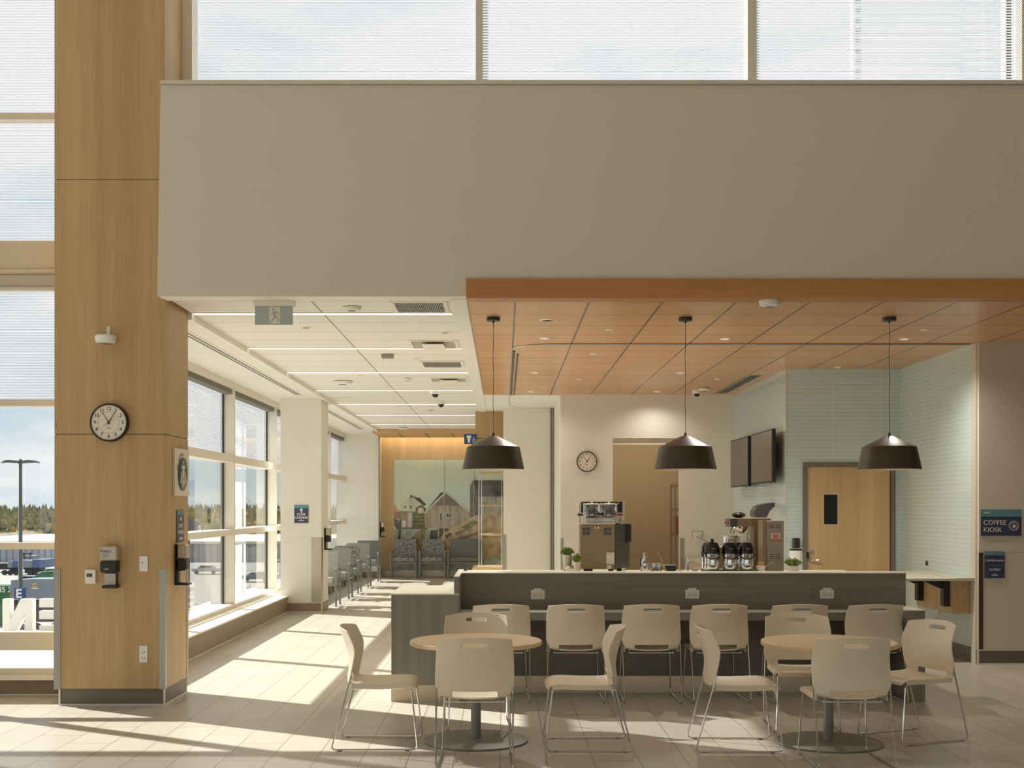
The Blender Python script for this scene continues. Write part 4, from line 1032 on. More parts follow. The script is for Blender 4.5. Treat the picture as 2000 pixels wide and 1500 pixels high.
#%%CLOCKS
# ------------------------------------------------------------------ clocks
def clock(cx_, y, cz, R, lb):
    t = thing('wall_clock', lb, 'clock', (cx_, y, cz - R), 'wall clocks')
    MB().lathe([(R, y), (R, y - 0.045), (R * 0.97, y - 0.055), (R * 0.92, y - 0.055), (R * 0.905, y - 0.046)], (cx_, 0, cz), 'Y', 56, caps=False).build('rim', 'black_plastic', t)
    f = MB().lathe([(0.001, y - 0.044), (R * 0.915, y - 0.044)], (cx_, 0, cz), 'Y', 56, caps=False).build('dial', 'clock_face', t)
    for k in range(1, 13):
        a = PI / 2 - k * PI / 6
        o = text(str(k), R * 0.26, (cx_ + R * 0.72 * math.cos(a), y - 0.0455, cz + R * 0.72 * math.sin(a)), f, 'ink', name='numeral')
    m = MB()
    for k in range(60):
        a = k * PI / 30; r0, r1 = R * 0.535, R * (0.575 if k % 5 else 0.60)
        m.cyl((cx_ + r0 * math.cos(a), y - 0.0455, cz + r0 * math.sin(a)), (cx_ + r1 * math.cos(a), y - 0.0455, cz + r1 * math.sin(a)), R * 0.006, n=4)
    m.box(cx_ - R * 0.12, cx_ + R * 0.12, y - 0.0455, y - 0.045, cz - R * 0.32, cz - R * 0.28)
    m.build('minute_track', 'ink_soft', f)
    def hand(nm, ang, ln, tail, w, mat, dy):
        a = PI / 2 - ang; d = Vector((math.cos(a), 0, math.sin(a))); nn = Vector((-math.sin(a), 0, math.cos(a))); c = Vector((cx_, y - dy, cz))
        p = [c - d * tail + nn * w, c - d * tail - nn * w, c + d * ln - nn * w * 0.35, c + d * ln + nn * w * 0.35]
        MB().loft([[q for q in p], [q + Vector((0, -0.0012, 0)) for q in p]], smooth=False).build(nm, mat, t)
    hand('hour_hand', math.radians(327), R * 0.66, R * 0.10, R * 0.022, 'ink', 0.047)
    hand('minute_hand', math.radians(31), R * 0.78, R * 0.10, R * 0.026, 'ink', 0.049)
    hand('second_hand', math.radians(56), R * 0.50, R * 0.36, R * 0.010, 'red', 0.051)
    MB().lathe([(R * 0.05, y - 0.046), (R * 0.05, y - 0.054), (0.001, y - 0.055)], (cx_, 0, cz), 'Y', 14, caps=False).build('hub', 'ink', t)
clock(X_(212, 10.2), 10.25, Z_(825, 10.2), 0.163, 'round black-rimmed wall clock on the front of the oak column')
clock(X_(1146.5, 18.95), 19.0, Z_(901.5, 18.95), 0.163, 'round black-rimmed wall clock on the kiosk back wall, left of the storeroom opening')

# ------------------------------------------------------------------ things on the oak column
FY = 10.25
def px_box(m, a, c, e, f, y0, y1, ch=None, mi=0):
    return m.box(X_(a, y0), X_(c, y0), y0, y1, Z_(f, y0), Z_(e, y0), mi, c=ch)
t = thing('hand_sanitizer_dispenser', 'clear and black hand sanitizer dispenser on the front of the oak column', 'dispenser', (X_(211, FY), FY, 1.0), 'sanitizer dispensers')
plain('silver_cover', (186, 176, 158), 0.22, 0.35, var=0.03)
m = MB(); px_box(m, 194, 228.5, 1067, 1096, FY - 0.095, FY - 0.002, 0.012); m.build('upper_cover', 'silver_cover', t)
m = MB(); px_box(m, 194, 228, 1096, 1119, FY - 0.10, FY - 0.002, 0.014); m.build('lower_cover', 'black_plastic', t)
m = MB(); px_box(m, 203, 226, 1119, 1144, FY - 0.05, FY - 0.002, 0.006); m.build('clear_reservoir', 'silver_cover', t)
m = MB(); px_box(m, 223, 228, 1117, 1148, FY - 0.04, FY - 0.002, 0.004); m.build('back_spine', 'black_plastic', t)
m = MB(); px_box(m, 198, 227.5, 1143.5, 1149.5, FY - 0.12, FY - 0.002, 0.008); m.build('drip_tray', 'black_plastic', t)
text('PURELL', 0.030, (X_(207, FY - .095), FY - 0.097, Z_(1077, FY - .095)), t, 'sign_blue')
m = MB()
for k in range(3): m.box(X_(200, 10.15), X_(214, 10.15) - 0.008 * k, FY - 0.097, FY - 0.095, Z_(1082 + k * 3, 10.15) - 0.003, Z_(1082 + k * 3, 10.15))
m.build('label_lines', 'sign_blue', t)
text('GOJO', 0.016, (X_(207.5, 10.15), FY - 0.102, Z_(1111.5, 10.15)), t, 'sign_white')
t = thing('thermostat', 'small white thermostat with a dark display, low left on the oak column', 'thermostat', (X_(175.5, FY), FY, 1.0))
m = MB(); px_box(m, 165.5, 186.5, 1112.5, 1140, FY - 0.028, FY, 0.005); m.build('casing', 'white_plastic', t)
m = MB(); px_box(m, 169, 180, 1120, 1127, FY - 0.030, FY - 0.027); m.build('display', 'emblem_green', t)
t = thing('blank_plate', 'cream wall plate with a small dark eye, right of the sanitizer dispenser', 'plate', (X_(280, FY), FY, 1.1))
m = MB(); px_box(m, 272, 288.5, 1086, 1116, FY - 0.008, FY, 0.002); m.build('plate', 'white_plastic', t)
MB().lathe([(0.001, FY - 0.010), (0.005, FY - 0.010), (0.006, FY - 0.007)], (X_(278, FY), 0, Z_(1099, FY)), 'Y', 12, caps=False).build('sensor_eye', 'ink', t)
t = thing('power_outlet', 'white wall outlet low on the front of the oak column', 'outlet', (X_(280, FY), FY, 0.4))
m = MB(); px_box(m, 272, 288, 1261, 1294, FY - 0.008, FY, 0.002); m.build('cover_plate', 'white_plastic', t)
for pyy in (1274, 1285):
    m = MB()
    for dx in (-2.4, 2.4): px_box(m, 280 + dx - 0.5, 280 + dx + 0.5, pyy - 1.5, pyy + 1.5, FY - 0.010, FY - 0.007)
    m.ball((X_(280, FY), FY - 0.008, Z_(pyy + 3, FY)), 0.003, n=4)
    m.build('socket', 'ink', t)
t = thing('beam_sensor', 'white round sensor on a short bracket, high on the oak column front', 'sensor', (X_(207, 10.15), FY, Z_(672, 10.15)))
cx_, cy_ = X_(206.5, 10.17), 10.17; zc = Z_(662, 10.17)
MB().lathe([(0.060, zc - 0.040), (0.082, zc - 0.028), (0.088, zc), (0.088, zc + 0.022), (0.080, zc + 0.030)], (cx_, cy_, 0), n=32).build('housing', 'white_plastic', t)
MB().lathe([(0.001, zc - 0.042), (0.05, zc - 0.042), (0.062, zc - 0.039)], (cx_, cy_, 0), n=24, caps=False).build('lens_ring', 'grey_plastic', t)
MB().box(X_(209, FY), X_(215.5, FY), FY - 0.006, FY, zc, Z_(638, FY)).box(X_(209, FY), X_(215.5, FY), FY - 0.08, FY, zc + 0.022, zc + 0.028).build('bracket', 'mullion_cream', t)
def side_dispenser(SX_, yc, z0, lb, s=1.0):
    t = thing('hand_sanitizer_dispenser', lb, 'dispenser', (SX_, yc, z0), 'sanitizer dispensers')
    MB().box(SX_, SX_ + 0.10, yc - 0.07, yc + 0.07, z0 + 0.235, z0 + 0.36, c=0.012).build('upper_cover', 'silver_cover', t)
    MB().box(SX_, SX_ + 0.10, yc - 0.07, yc + 0.07, z0 + 0.13, z0 + 0.235, c=0.012).build('lower_cover', 'black_plastic', t)
    MB().box(SX_, SX_ + 0.03, yc - 0.07, yc - 0.04, z0 + 0.0, z0 + 0.36, c=0.003).build('back_spine', 'black_plastic', t)
    MB().box(SX_, SX_ + 0.045, yc - 0.045, yc + 0.05, z0 + 0.02, z0 + 0.13, c=0.006).build('clear_reservoir', 'silver_cover', t)
    MB().box(SX_, SX_ + 0.12, yc - 0.06, yc + 0.06, z0, z0 + 0.018, c=0.006).build('drip_tray', 'black_plastic', t)
side_dispenser(CX1, 10.62, Z_(1143, 10.58), 'hand sanitizer dispenser on the right side of the oak column, under the slate sign')
side_dispenser(CXW, 19.72, Z_(1074, 19.7), 'hand sanitizer dispenser on the side of the cream pier, above the waiting chairs')
side_dispenser(-2.98, 29.0, Z_(1049, 29.0) + 0.0, 'hand sanitizer dispenser on the far pier beside the oak mural wall')
tag(MB().box(X_(709.5, 28.8), X_(716, 28.8), 28.79, 28.81, Z_(1044, 28.8), Z_(1034, 28.8)).build('wall_plate', 'white_plastic'), 'white wall plate on the far pier above the waiting chairs', 'plate')
#%%MURAL
# ------------------------------------------------------------------ mural
MY = BY
mx0, mx1, mz0, mz1 = X_(770, MY), X_(1010, MY), 0.14, Z_(897.5, MY)
t = thing('wall_mural', 'large photo mural of weathered fishing sheds on rocks by the water', 'mural', ((mx0 + mx1) / 2, MY, mz0))
mm = ['mural_sky', 'mural_shed', 'mural_gable', 'mural_roof', 'mural_white', 'mural_rock', 'mural_grass', 'mural_water', 'mural_red', 'mural_dark', 'mural_pink', 'edge_trim']
L = [0]
mu = MB()
def poly(pts, mat):
    """pts in photo pixels on the mural plane"""
    L[0] += 1; y = MY - 0.004 - 0.0006 * L[0]
    q = [(X_(a, MY), Z_(b_, MY)) for a, b_ in pts]
    mu.prism(q, 'Y', y, MY - 0.003, mm.index(mat))
poly([(770, 897.5), (1010, 897.5), (1010, 1115), (770, 1115)], 'mural_sky')
poly([(770, 1033), (1010, 1033), (1010, 1115), (770, 1115)], 'mural_water')
poly([(930, 990), (1010, 990), (1010, 1000), (930, 1000)], 'mural_water')
poly([(770, 998), (800, 996), (830, 1000), (850, 1010), (850, 1032), (770, 1012)], 'mural_grass')
poly([(770, 985), (782, 1000), (782, 1012), (770, 1012)], 'mural_red')
poly([(770, 984), (783, 999), (779, 1000), (770, 1000)], 'mural_rock')
poly([(783, 985), (803, 969), (826, 986), (833, 1000), (781, 998)], 'mural_white')
poly([(803, 968), (821, 973), (832, 985), (828, 989)], 'mural_roof')
poly([(790, 988), (793, 988), (793, 993), (790, 993)], 'mural_dark')
poly([(801, 988), (804, 988), (804, 993), (801, 993)], 'mural_dark')
poly([(801, 967), (805, 967), (805, 973), (801, 973)], 'mural_dark')
poly([(812, 992), (822, 986), (832, 993), (831, 1003), (812, 1003)], 'mural_roof')
poly([(816, 994), (821, 990), (828, 994), (828, 1003), (816, 1003)], 'mural_white')
poly([(800, 1002), (834, 1002), (834, 1032), (800, 1032)], 'mural_grass')
for k in range(4): poly([(806, 1005 + 7 * k), (834, 1004 + 7 * k), (834, 1006 + 7 * k), (806, 1007 + 7 * k)], 'mural_dark')
poly([(793, 1002), (796, 1001), (798, 1016), (799, 1031), (792, 1031)], 'mural_pink')
poly([(797, 1001), (805, 1001), (805, 1031), (797, 1031)], 'mural_water')
poly([(770, 1012), (786, 1020), (783, 1032), (776, 1035), (770, 1025)], 'mural_dark')
poly([(781, 1015), (785, 1015), (782, 1055), (777, 1055)], 'mural_dark')
poly([(786, 1030), (835, 1030), (835, 1033), (786, 1033)], 'mural_dark')
poly([(918, 948), (924, 938), (944, 938), (944, 1015), (918, 1010)], 'mural_gable')
poly([(924, 938), (1010, 938), (1010, 970), (934, 970)], 'mural_roof')
poly([(940, 970), (1010, 970), (1010, 1010), (940, 1010)], 'mural_shed')
poly([(834, 996), (829, 1001), (861, 962), (872, 961)], 'mural_roof')
poly([(841, 1036), (852, 1036), (856, 1032), (896, 1032), (896, 1056), (838, 1056)], 'mural_dark')
for a in (855, 866, 876, 884): poly([(a, 1031), (a + 2.5, 1031), (a + 2.5, 1054), (a, 1054)], 'mural_rock')
poly([(829, 1000), (871, 961), (918, 1000), (916, 1022), (886, 1031), (830, 1031)], 'mural_shed')
poly([(848, 988), (871, 963), (899, 988)], 'mural_gable')
poly([(827, 1002), (871, 959), (873, 961), (830, 1003)], 'mural_white')
poly([(871, 959), (919, 999), (917, 1002), (870, 962)], 'mural_white')
poly([(860, 1002), (862.5, 1002), (862.5, 1016), (860, 1016)], 'mural_dark')
poly([(871, 1002), (882, 1002), (882, 1011), (871, 1011)], 'mural_white')
poly([(872, 1003), (876, 1003), (876, 1010), (872, 1010)], 'mural_dark')
poly([(877, 1003), (881, 1003), (881, 1010), (877, 1010)], 'mural_dark')
poly([(856, 1056), (868, 1040), (884, 1031), (905, 1020), (920, 1010), (938, 1005), (1010, 990), (1010, 1090), (840, 1090), (846, 1062)], 'mural_rock')
poly([(900, 1030), (925, 1015), (935, 1020), (915, 1036)], 'mural_grass')
poly([(868, 1046), (880, 1040), (884, 1043), (872, 1052)], 'mural_dark')
poly([(888, 1040), (910, 1033), (912, 1036), (892, 1046)], 'mural_gable')
poly([(895, 1050), (930, 1040), (934, 1043), (900, 1055)], 'mural_gable')
poly([(804, 1051), (812, 1041), (822, 1036), (826, 1030), (830, 1036), (830, 1062), (812, 1062)], 'mural_grass')
poly([(770, 1062), (1010, 1064), (1010, 1080), (770, 1078)], 'mural_rock')
for a in (867, 925): poly([(a, 897.5), (a + 0.6, 897.5), (a + 0.6, 1115), (a, 1115)], 'edge_trim')
mu.build('mural_panel', mm, t)
MB().box(mx0, mx1, MY - 0.045, MY - 0.04, mz0, mz1).build('glass_cover', 'case_glass', t)

# ------------------------------------------------------------------ waiting-room armchairs
def make_wait(label, loc, rz, group, back, seat, w=0.60, arms='grey_frame'):
    """faces -Y"""
    t = thing('waiting_armchair', label, 'armchair', loc, group, rz)
    h = w / 2
    for s in (-1, 1):
        for yy in (-0.25, 0.25):
            MB().box(s * h - 0.016, s * h + 0.016, yy - 0.016, yy + 0.016, 0.0, 0.63 if yy < 0 else 0.62, c=0.003).build('leg', 'chair_grey', t, local=True)
        MB().loft([[(s * h - 0.028, y_, z_), (s * h + 0.028, y_, z_), (s * h + 0.028, y_, z_ + 0.022), (s * h - 0.028, y_, z_ + 0.022)] for y_, z_ in ((-0.30, 0.615), (-0.27, 0.635), (-0.15, 0.638), (0.1, 0.632), (0.27, 0.62))], smooth=False).build('armrest', 'chair_grey', t, local=True)
        MB().box(s * h - 0.010, s * h + 0.010, -0.24, 0.24, 0.36, 0.39).build('side_rail', 'chair_grey', t, local=True)
    MB().box(-h + 0.03, h - 0.03, -0.27, 0.22, 0.385, 0.49, c=0.03).build('seat', seat, t, local=True)
    b_ = MB(); r = rrect(-h + 0.03, h - 0.03, 0.47, 0.92, 0.03)
    b_.loft([[(x_, 0.20 + (z_ - 0.47) * 0.16, z_) for x_, z_ in r], [(x_, 0.262 + (z_ - 0.47) * 0.16, z_) for x_, z_ in r]], smooth=False)
    b_.build('backrest', back, t, local=True)
    MB().box(-h + 0.02, h - 0.02, 0.18, 0.22, 0.34, 0.37).box(-h + 0.02, h - 0.02, -0.24, -0.20, 0.35, 0.38).build('seat_rail', 'chair_grey', t, local=True)
    return t
gp = 'armchairs before the mural'
make_wait('speckled grey armchair at the left end before the mural', (X_(789.5, 28.75), 28.75, 0), 0, gp, 'speckled_fabric', 'speckled_fabric')
make_wait('speckled grey armchair in the middle before the mural', (X_(845.3, 28.75), 28.75, 0), 0, gp, 'speckled_fabric', 'speckled_fabric')
make_wait('wide plain slate vinyl armchair before the mural, next to the glass case', (X_(910, 28.75), 28.75, 0), 0, gp, 'vinyl_slate', 'vinyl_slate', 0.84)
gp = 'armchairs along the windows'
for (y, lb, bk) in ((20.66, 'plain grey armchair nearest the cream pier in the window row', 'vinyl_grey'), (22.35, 'plain grey armchair second in the window row', 'vinyl_grey'), (23.75, 'speckled armchair in the middle of the window row', 'speckled_fabric'), (25.5, 'plain armchair fourth in the window row, behind the speckled one', 'vinyl_grey'), (27.5, 'plain grey armchair at the far end of the window row, by the far pier', 'vinyl_slate')):
    make_wait(lb, (-3.13, y, 0), 0.0, gp, bk, 'vinyl_grey', 0.56)

# glass display case at the corner
cx0, cx1 = X_(935.5, 22.5), -0.015
t = thing('display_case', 'tall glass display case with oak shelves and an oak plinth below the header', 'display case', ((cx0 + cx1) / 2, 22.6, 0))
MB().box(cx0 - 0.12, cx1, 22.32, 23.3, 0, Z_(1108, 22.4), c=0.004).build('plinth', 'oak_light_x', t)
for z in (Z_(1046, 22.7), Z_(989, 22.7), Z_(925, 22.7)): MB().box(cx0 + 0.02, cx1 - 0.02, 22.5, 23.2, z, z + 0.03).build('shelf', 'oak_light_x', t)
zc0 = Z_(1108, 22.4)
for xx in (cx0, cx0 + 0.05, cx1 - 0.012): MB().box(xx - 0.006, xx + 0.006, 22.40, 22.415, zc0, hz - 0.33).build('upright', 'chrome', t)
MB().box(cx0, cx1, 22.40, 22.408, zc0, hz - 0.33).box(cx0, cx0 + 0.008, 22.41, 23.25, zc0, hz - 0.33).build('glass_panel', 'case_glass', t)
#%%KIOSK
# ------------------------------------------------------------------ things on the kiosk work surface
WZ = 1.03
Y0 = 11.85
def xk(px, y=Y0): return X_(px, y)
def zk(py_, y=Y0): return Z_(py_, y)
t = thing('espresso_machine', 'large bronze and dark automatic espresso machine with twin bean hoppers on the counter', 'coffee machine', (xk(1170), Y0 + 0.2, WZ))
bx0, bx1, bz0, bz1 = xk(1133.5), xk(1200), zk(1111), zk(1024)
x2 = xk(1232)
m = MB().prism([(bx0, Y0), (bx1, Y0), (x2 + 0.02, Y0 + 0.30), (x2 - 0.12, Y0 + 0.42), (bx0 + 0.03, Y0 + 0.42)], 'Z', bz0, bz1)
m.mi = [0] * len(m.mi)
m.build('body', 'machine_dark', t)
MB().box(bx0, bx1, Y0 - 0.006, Y0, bz0, bz1, c=0.002).build('back_panel', 'machine_bronze', t)
for fx in (1145, 1186.5):
    fxx, fzz = xk(fx), zk(1037.5)
    fan = MB().box(fxx - 0.034, fxx + 0.034, Y0 - 0.009, Y0 - 0.006, fzz - 0.034, fzz + 0.034, c=0.001)
    o = fan.build('fan_grille', 'machine_dark', t)
    m = MB()
    for r in (0.012, 0.020, 0.028): m.tube([(fxx + r * math.cos(2 * PI * k / 20), Y0 - 0.011, fzz + r * math.sin(2 * PI * k / 20)) for k in range(20)], 0.0014, 4, closed=True)
    for k in range(7):
        a = 2 * PI * k / 7; m.cyl((fxx, Y0 - 0.011, fzz), (fxx + 0.03 * math.cos(a), Y0 - 0.011, fzz + 0.03 * math.sin(a)), 0.002, n=4)
    m.build('fan_ring', 'mid_grey', o)
MB().box(xk(1161), xk(1170), Y0 - 0.008, Y0 - 0.006, zk(1032.5), zk(1029)).build('badge', 'sign_white', t)
MB().box(xk(1164.2), xk(1166.8), Y0 - 0.0095, Y0 - 0.007, zk(1032.2), zk(1029.3)).build('badge_mark', 'red', t)
m = MB().box(xk(1184.5), xk(1199.5), Y0 - 0.009, Y0 - 0.006, zk(1102), zk(1079)).box(xk(1185), xk(1194), Y0 - 0.009, Y0 - 0.006, zk(1111), zk(1104)).build('label', 'sign_white', t)
lm = MB()
for px in (1187.3, 1196.7):
    for pyy in (1081.5, 1099.8): lm.prism([(xk(px) - 0.005, zk(pyy) - 0.004), (xk(px) + 0.005, zk(pyy) - 0.004), (xk(px), zk(pyy) + 0.005)], 'Y', Y0 - 0.010, Y0 - 0.009)
lm.box(xk(1189.5), xk(1194.5), Y0 - 0.010, Y0 - 0.009, zk(1082), zk(1080.6)).box(xk(1189.5), xk(1194.5), Y0 - 0.010, Y0 - 0.009, zk(1100), zk(1098.8)); lm.build('warning_marks', 'yellow', t)
for fx, fy in ((bx0 + 0.10, 0.06), (bx1 - 0.03, 0.06), (bx1 + 0.07, 0.22), (bx0 + 0.08, 0.36)):
    MB().lathe([(0.026, WZ), (0.026, bz0 + 0.002)], (fx, Y0 + fy, 0), n=16).build('foot', 'black_plastic', t)
MB().prism([(Y0 + 0.24, zk(1024)), (Y0 + 0.34, zk(1024)), (Y0 + 0.40, zk(1060)), (Y0 + 0.24, zk(1060))], 'X', x2 - 0.10, x2 + 0.03).build('front_panel', 'black_plastic', t)
# rail and top tray
m = MB()
zt1 = zk(1015)
m.tube([(bx0 + 0.01, Y0 + 0.02, bz1), (bx0 + 0.015, Y0 + 0.02, zt1 - 0.01), (bx0 + 0.03, Y0 + 0.02, zt1), (bx1 - 0.03, Y0 + 0.02, zt1), (bx1 - 0.01, Y0 + 0.02, zt1 - 0.01), (bx1 - 0.005, Y0 + 0.02, bz1)], 0.004, 6)
m.tube([(bx1 + 0.005, Y0 + 0.04, bz1), (bx1 + 0.02, Y0 + 0.05, zt1), (x2 - 0.06, Y0 + 0.26, zt1), (x2 - 0.04, Y0 + 0.28, bz1)], 0.004, 6)
m.build('cup_rail', 'chrome', t)
MB().box(bx0 - 0.004, bx1 + 0.01, Y0 - 0.01, Y0 + 0.03, bz1 + 0.0005, bz1 + 0.012).build('top_edge', 'clock_face', t)
hb = MB().box(bx0 + 0.05, x2 - 0.10, Y0 + 0.10, Y0 + 0.36, bz1, bz1 + 0.075, c=0.01).build('hopper_base', 'brushed_steel', t)
for hx_, hy in ((xk(1158), Y0 + 0.16), (xk(1192), Y0 + 0.18)):
    h0 = zk(1007)
    o = MB().lathe([(0.035, h0 - 0.045), (0.082, h0 - 0.005), (0.086, h0), (0.086, zk(986)), (0.080, zk(984))], (hx_, hy, 0), n=28, caps=False).build('bean_hopper', 'hopper_plastic', t)
    MB().lathe([(0.088, zk(985.5)), (0.088, zk(984)), (0.02, zk(983))], (hx_, hy, 0), n=28).cyl((hx_, hy, zk(984)), (hx_, hy, zk(980)), 0.008).build('hopper_lid', 'white_plastic', o)
    MB().lathe([(0.083, h0 + 0.002), (0.083, h0 + 0.028)], (hx_, hy, 0), n=24).build('coffee_beans', 'bronze_dark', o)
# tall rack behind the machine
t = thing('cup_rack', 'white-framed rack with black perforated back and red stripe standing behind the espresso machine', 'rack', (xk(1174, 12.4), 12.45, WZ))
ry = 12.42
for px in (1132.5, 1218.5): MB().box(X_(px - 2.5, ry), X_(px + 2.5, ry), ry, ry + 0.04, WZ, Z_(980, ry)).build('upright', 'sill_white', t)
MB().box(X_(1135, ry), X_(1216, ry), ry + 0.01, ry + 0.03, Z_(1001, ry), Z_(980, ry)).build('perforated_panel', 'black_plastic', t)
MB().box(X_(1128, ry), X_(1216, ry), ry, ry + 0.012, Z_(1007, ry), Z_(1003.5, ry)).build('red_stripe', 'red', t)
MB().box(X_(1128, ry), X_(1216, ry), ry + 0.001, ry + 0.03, Z_(1009, ry), Z_(1001, ry)).build('shelf_edge', 'clock_face', t)
m = MB()
for k in range(9): m.box(X_(1139 + k * 8.4, ry), X_(1142 + k * 8.4, ry), ry + 0.006, ry + 0.011, Z_(983.5, ry), Z_(982, ry))
m.build('perforations', 'sill_white', t)
# potted plants
def plant(px, pyt, pyb, prw, y, lb, leafw, lh):
    x = X_(px, y); t = thing('potted_plant', lb, 'plant', (x, y, WZ), 'small potted plants')
    r = prw * y / FPX / 2; zt_ = Z_(pyb, y)
    MB().lathe([(r * 0.72, WZ), (r * 0.78, WZ + 0.005), (r, zt_ - 0.004), (r * 0.98, zt_), (r * 0.9, zt_)], (x, y, 0), n=24).build('pot', 'pot_white', t)
    zl = Z_(pyt, y); hw = leafw * y / FPX / 2
    m = MB(); rnd = random.Random(int(px))
    for k in range(150):
        a = rnd.random() * 2 * PI; q = rnd.random() ** 0.5
        ex_ = x + hw * q * math.cos(a); ey = y + hw * 0.8 * q * math.sin(a); ez_ = zt_ + (zl - zt_) * (1 - 0.55 * q * q) * (0.55 + 0.45 * rnd.random())
        bx_ = x + r * 0.6 * q * math.cos(a); by_ = y + r * 0.6 * q * math.sin(a)
        m.tube([(bx_, by_, zt_ - 0.004), ((bx_ + ex_) / 2, (by_ + ey) / 2, zt_ + (ez_ - zt_) * 0.6), (ex_, ey, ez_)], 0.0014, 3, m=k % 2)
        for j in range(3):
            dx, dy, dz = (rnd.uniform(-1, 1) * 0.010 for _ in range(3))
            m.ball((ex_ + dx, ey + dy, ez_ + dz - 0.004), 0.0052, m=(k + j) % 2, n=3, sz=0.6)
    m.build('foliage', ['leaf_green', 'leaf_light'], t)
plant(1108, 1068, 1083.5, 19, 12.0, 'green leafy plant in a tall white pot, left of the espresso machine', 27, 0)
plant(1127, 1080, 1098, 14, 11.7, 'smaller green plant in a white pot right beside the espresso machine', 17, 0)
plant(1549, 1088, 1105, 25, 11.75, 'low bushy plant in a wide white pot at the right end of the work surface', 35, 0)
# glass bowl behind plants
tag(MB().lathe([(0.03, WZ), (0.055, WZ + 0.02), (0.065, WZ + 0.06), (0.045, WZ + 0.085)], (X_(1116, 11.9), 11.9, 0), n=24, caps=False).build('wire_basket', 'chrome'), 'round wire basket between the two small plants left of the machine', 'basket')
# cocktail shaker, steel jugs, black bin with stick
y = 11.8
t = thing('shaker', 'tall steel shaker bottle on the work surface right of the espresso machine', 'shaker', (X_(1258, y), y, WZ))
MB().lathe([(0.036, WZ), (0.043, WZ + 0.07), (0.042, Z_(1100, y))], (X_(1259, y), y, 0), n=24).build('cup', 'chrome', t)
MB().lathe([(0.043, Z_(1100, y)), (0.040, Z_(1092, y)), (0.023, Z_(1087, y)), (0.022, Z_(1080, y)), (0.012, Z_(1079.5, y))], (X_(1259, y), y, 0), n=24).build('cap', 'chrome', t)
for k, (px, lb) in enumerate(((1277, 'small steel milk jug left of its twin, beside the shaker'), (1286, 'small steel milk jug right of its twin, before the black cup'))):
    x = X_(px, y + 0.03 * k)
    t = thing('milk_jug', lb, 'jug', (x, y, WZ), 'steel milk jugs')
    MB().lathe([(0.040, WZ), (0.042, WZ + 0.02), (0.032, Z_(1103, y)), (0.034, Z_(1100, y))], (x, y + 0.08 * k, 0), n=20).build('body', 'chrome', t)
    MB().tube([(x + 0.033, y + 0.08 * k, Z_(1103, y)), (x + 0.055, y + 0.08 * k, Z_(1106, y)), (x + 0.055, y + 0.08 * k, WZ + 0.04), (x + 0.038, y + 0.08 * k, WZ + 0.03)], 0.004, 6).build('handle', 'chrome', t)
y = 11.95; x = X_(1309, y)
t = thing('knock_box', 'square black knock box on the work surface', 'box', (x, y, WZ))
MB().box(x - 0.052, x + 0.052, y - 0.05, y + 0.05, WZ, Z_(1104, y), c=0.006).build('box_body', 'black_plastic', t)
MB().box(x - 0.056, x + 0.056, y - 0.054, y + 0.054, Z_(1104, y) - 0.004, Z_(1104, y) + 0.004, c=0.002).build('rim', 'grey_plastic', t)
tag(MB().cyl((X_(1303, y), y - 0.06, WZ + 0.002), (X_(1283.5, y), y - 0.06, Z_(1078, y)), 0.0035).ball((X_(1283.5, y), y - 0.06, Z_(1078, y)), 0.006, n=5).build('stir_spoon', 'wood_stick'), 'long thin wooden stirring stick leaning beside the knock box', 'stick')
# sink tap
y = 12.1; x = X_(1343, y)
t = thing('sink_tap', 'low chrome sink tap with two cross handles', 'tap', (x, y, WZ))
MB().cyl((x, y, WZ), (x, y, Z_(1093, y)), 0.011).tube([(x, y, Z_(1093, y)), (x, y - 0.03, Z_(1089, y)), (x, y - 0.10, Z_(1094, y))], 0.008, 8).build('spout', 'chrome', t)
for px in (1329, 1357):
    xx = X_(px, y); MB().cyl((xx, y, WZ), (xx, y, Z_(1114, y) + 0.004), 0.012).box(xx - 0.035, xx + 0.035, y - 0.007, y + 0.007, Z_(1115, y), Z_(1112, y), c=0.002).build('tap_handle', 'chrome', t)
# airpots on tray
y = 11.75
t = thing('drip_tray', 'long black drip tray carrying the steel coffee flasks', 'tray', (X_(1427, y), y, WZ))
MB().box(X_(1377, y), X_(1478, y), y - 0.1, y + 0.26, WZ, Z_(1113, y), c=0.004).build('tray_body', 'black_plastic', t)
MB().box(X_(1379, y), X_(1476, y), y - 0.09, y + 0.25, Z_(1113, y), Z_(1113, y) + 0.003).build('tray_grid', 'grey_plastic', t)
TZ = Z_(1113, y) + 0.003
def airpot(px, y, lb, pump=False):
    x = X_(px, y); t = thing('coffee_flask', lb, 'flask', (x, y, TZ), 'steel coffee flasks'); r = 0.070
    zs, zt_ = Z_(1081, y), Z_(1059, y)
    MB().lathe([(r * 0.97, TZ), (r, TZ + 0.01), (r, zs - 0.006), (r * 0.97, zs)], (x, y, 0), n=32).build('steel_body', 'chrome', t)
    MB().lathe([(r * 1.02, zs), (r * 1.05, zs + 0.02), (r * 0.98, zs + 0.07), (r * 0.7, zt_ - 0.004), (r * 0.3, zt_)], (x, y, 0), n=32).build('lid', 'black_gloss', t)
    MB().box(x - 0.022, x + 0.022, y - r * 1.2, y - r * 0.8, zs + 0.025, zs + 0.055, c=0.006).build('spout', 'black_plastic', t)
    MB().tube([(x - r * 1.05, y, zs + 0.015), (x - r * 0.98, y - 0.04, zs - 0.03), (x - r * 0.5, y - 0.075, zs - 0.05), (x + r * 0.5, y - 0.075, zs - 0.05), (x + r * 0.98, y - 0.04, zs - 0.03), (x + r * 1.05, y, zs + 0.015)], 0.005, 6).build('carry_handle', 'black_plastic', t)
    if pump: MB().box(x - 0.014, x + 0.014, y - 0.01, y + 0.03, zt_, Z_(1052, y), c=0.004).build('pump_button', 'black_plastic', t)
airpot(1391, y, 'steel coffee flask with black lid, left one of the front row', True)
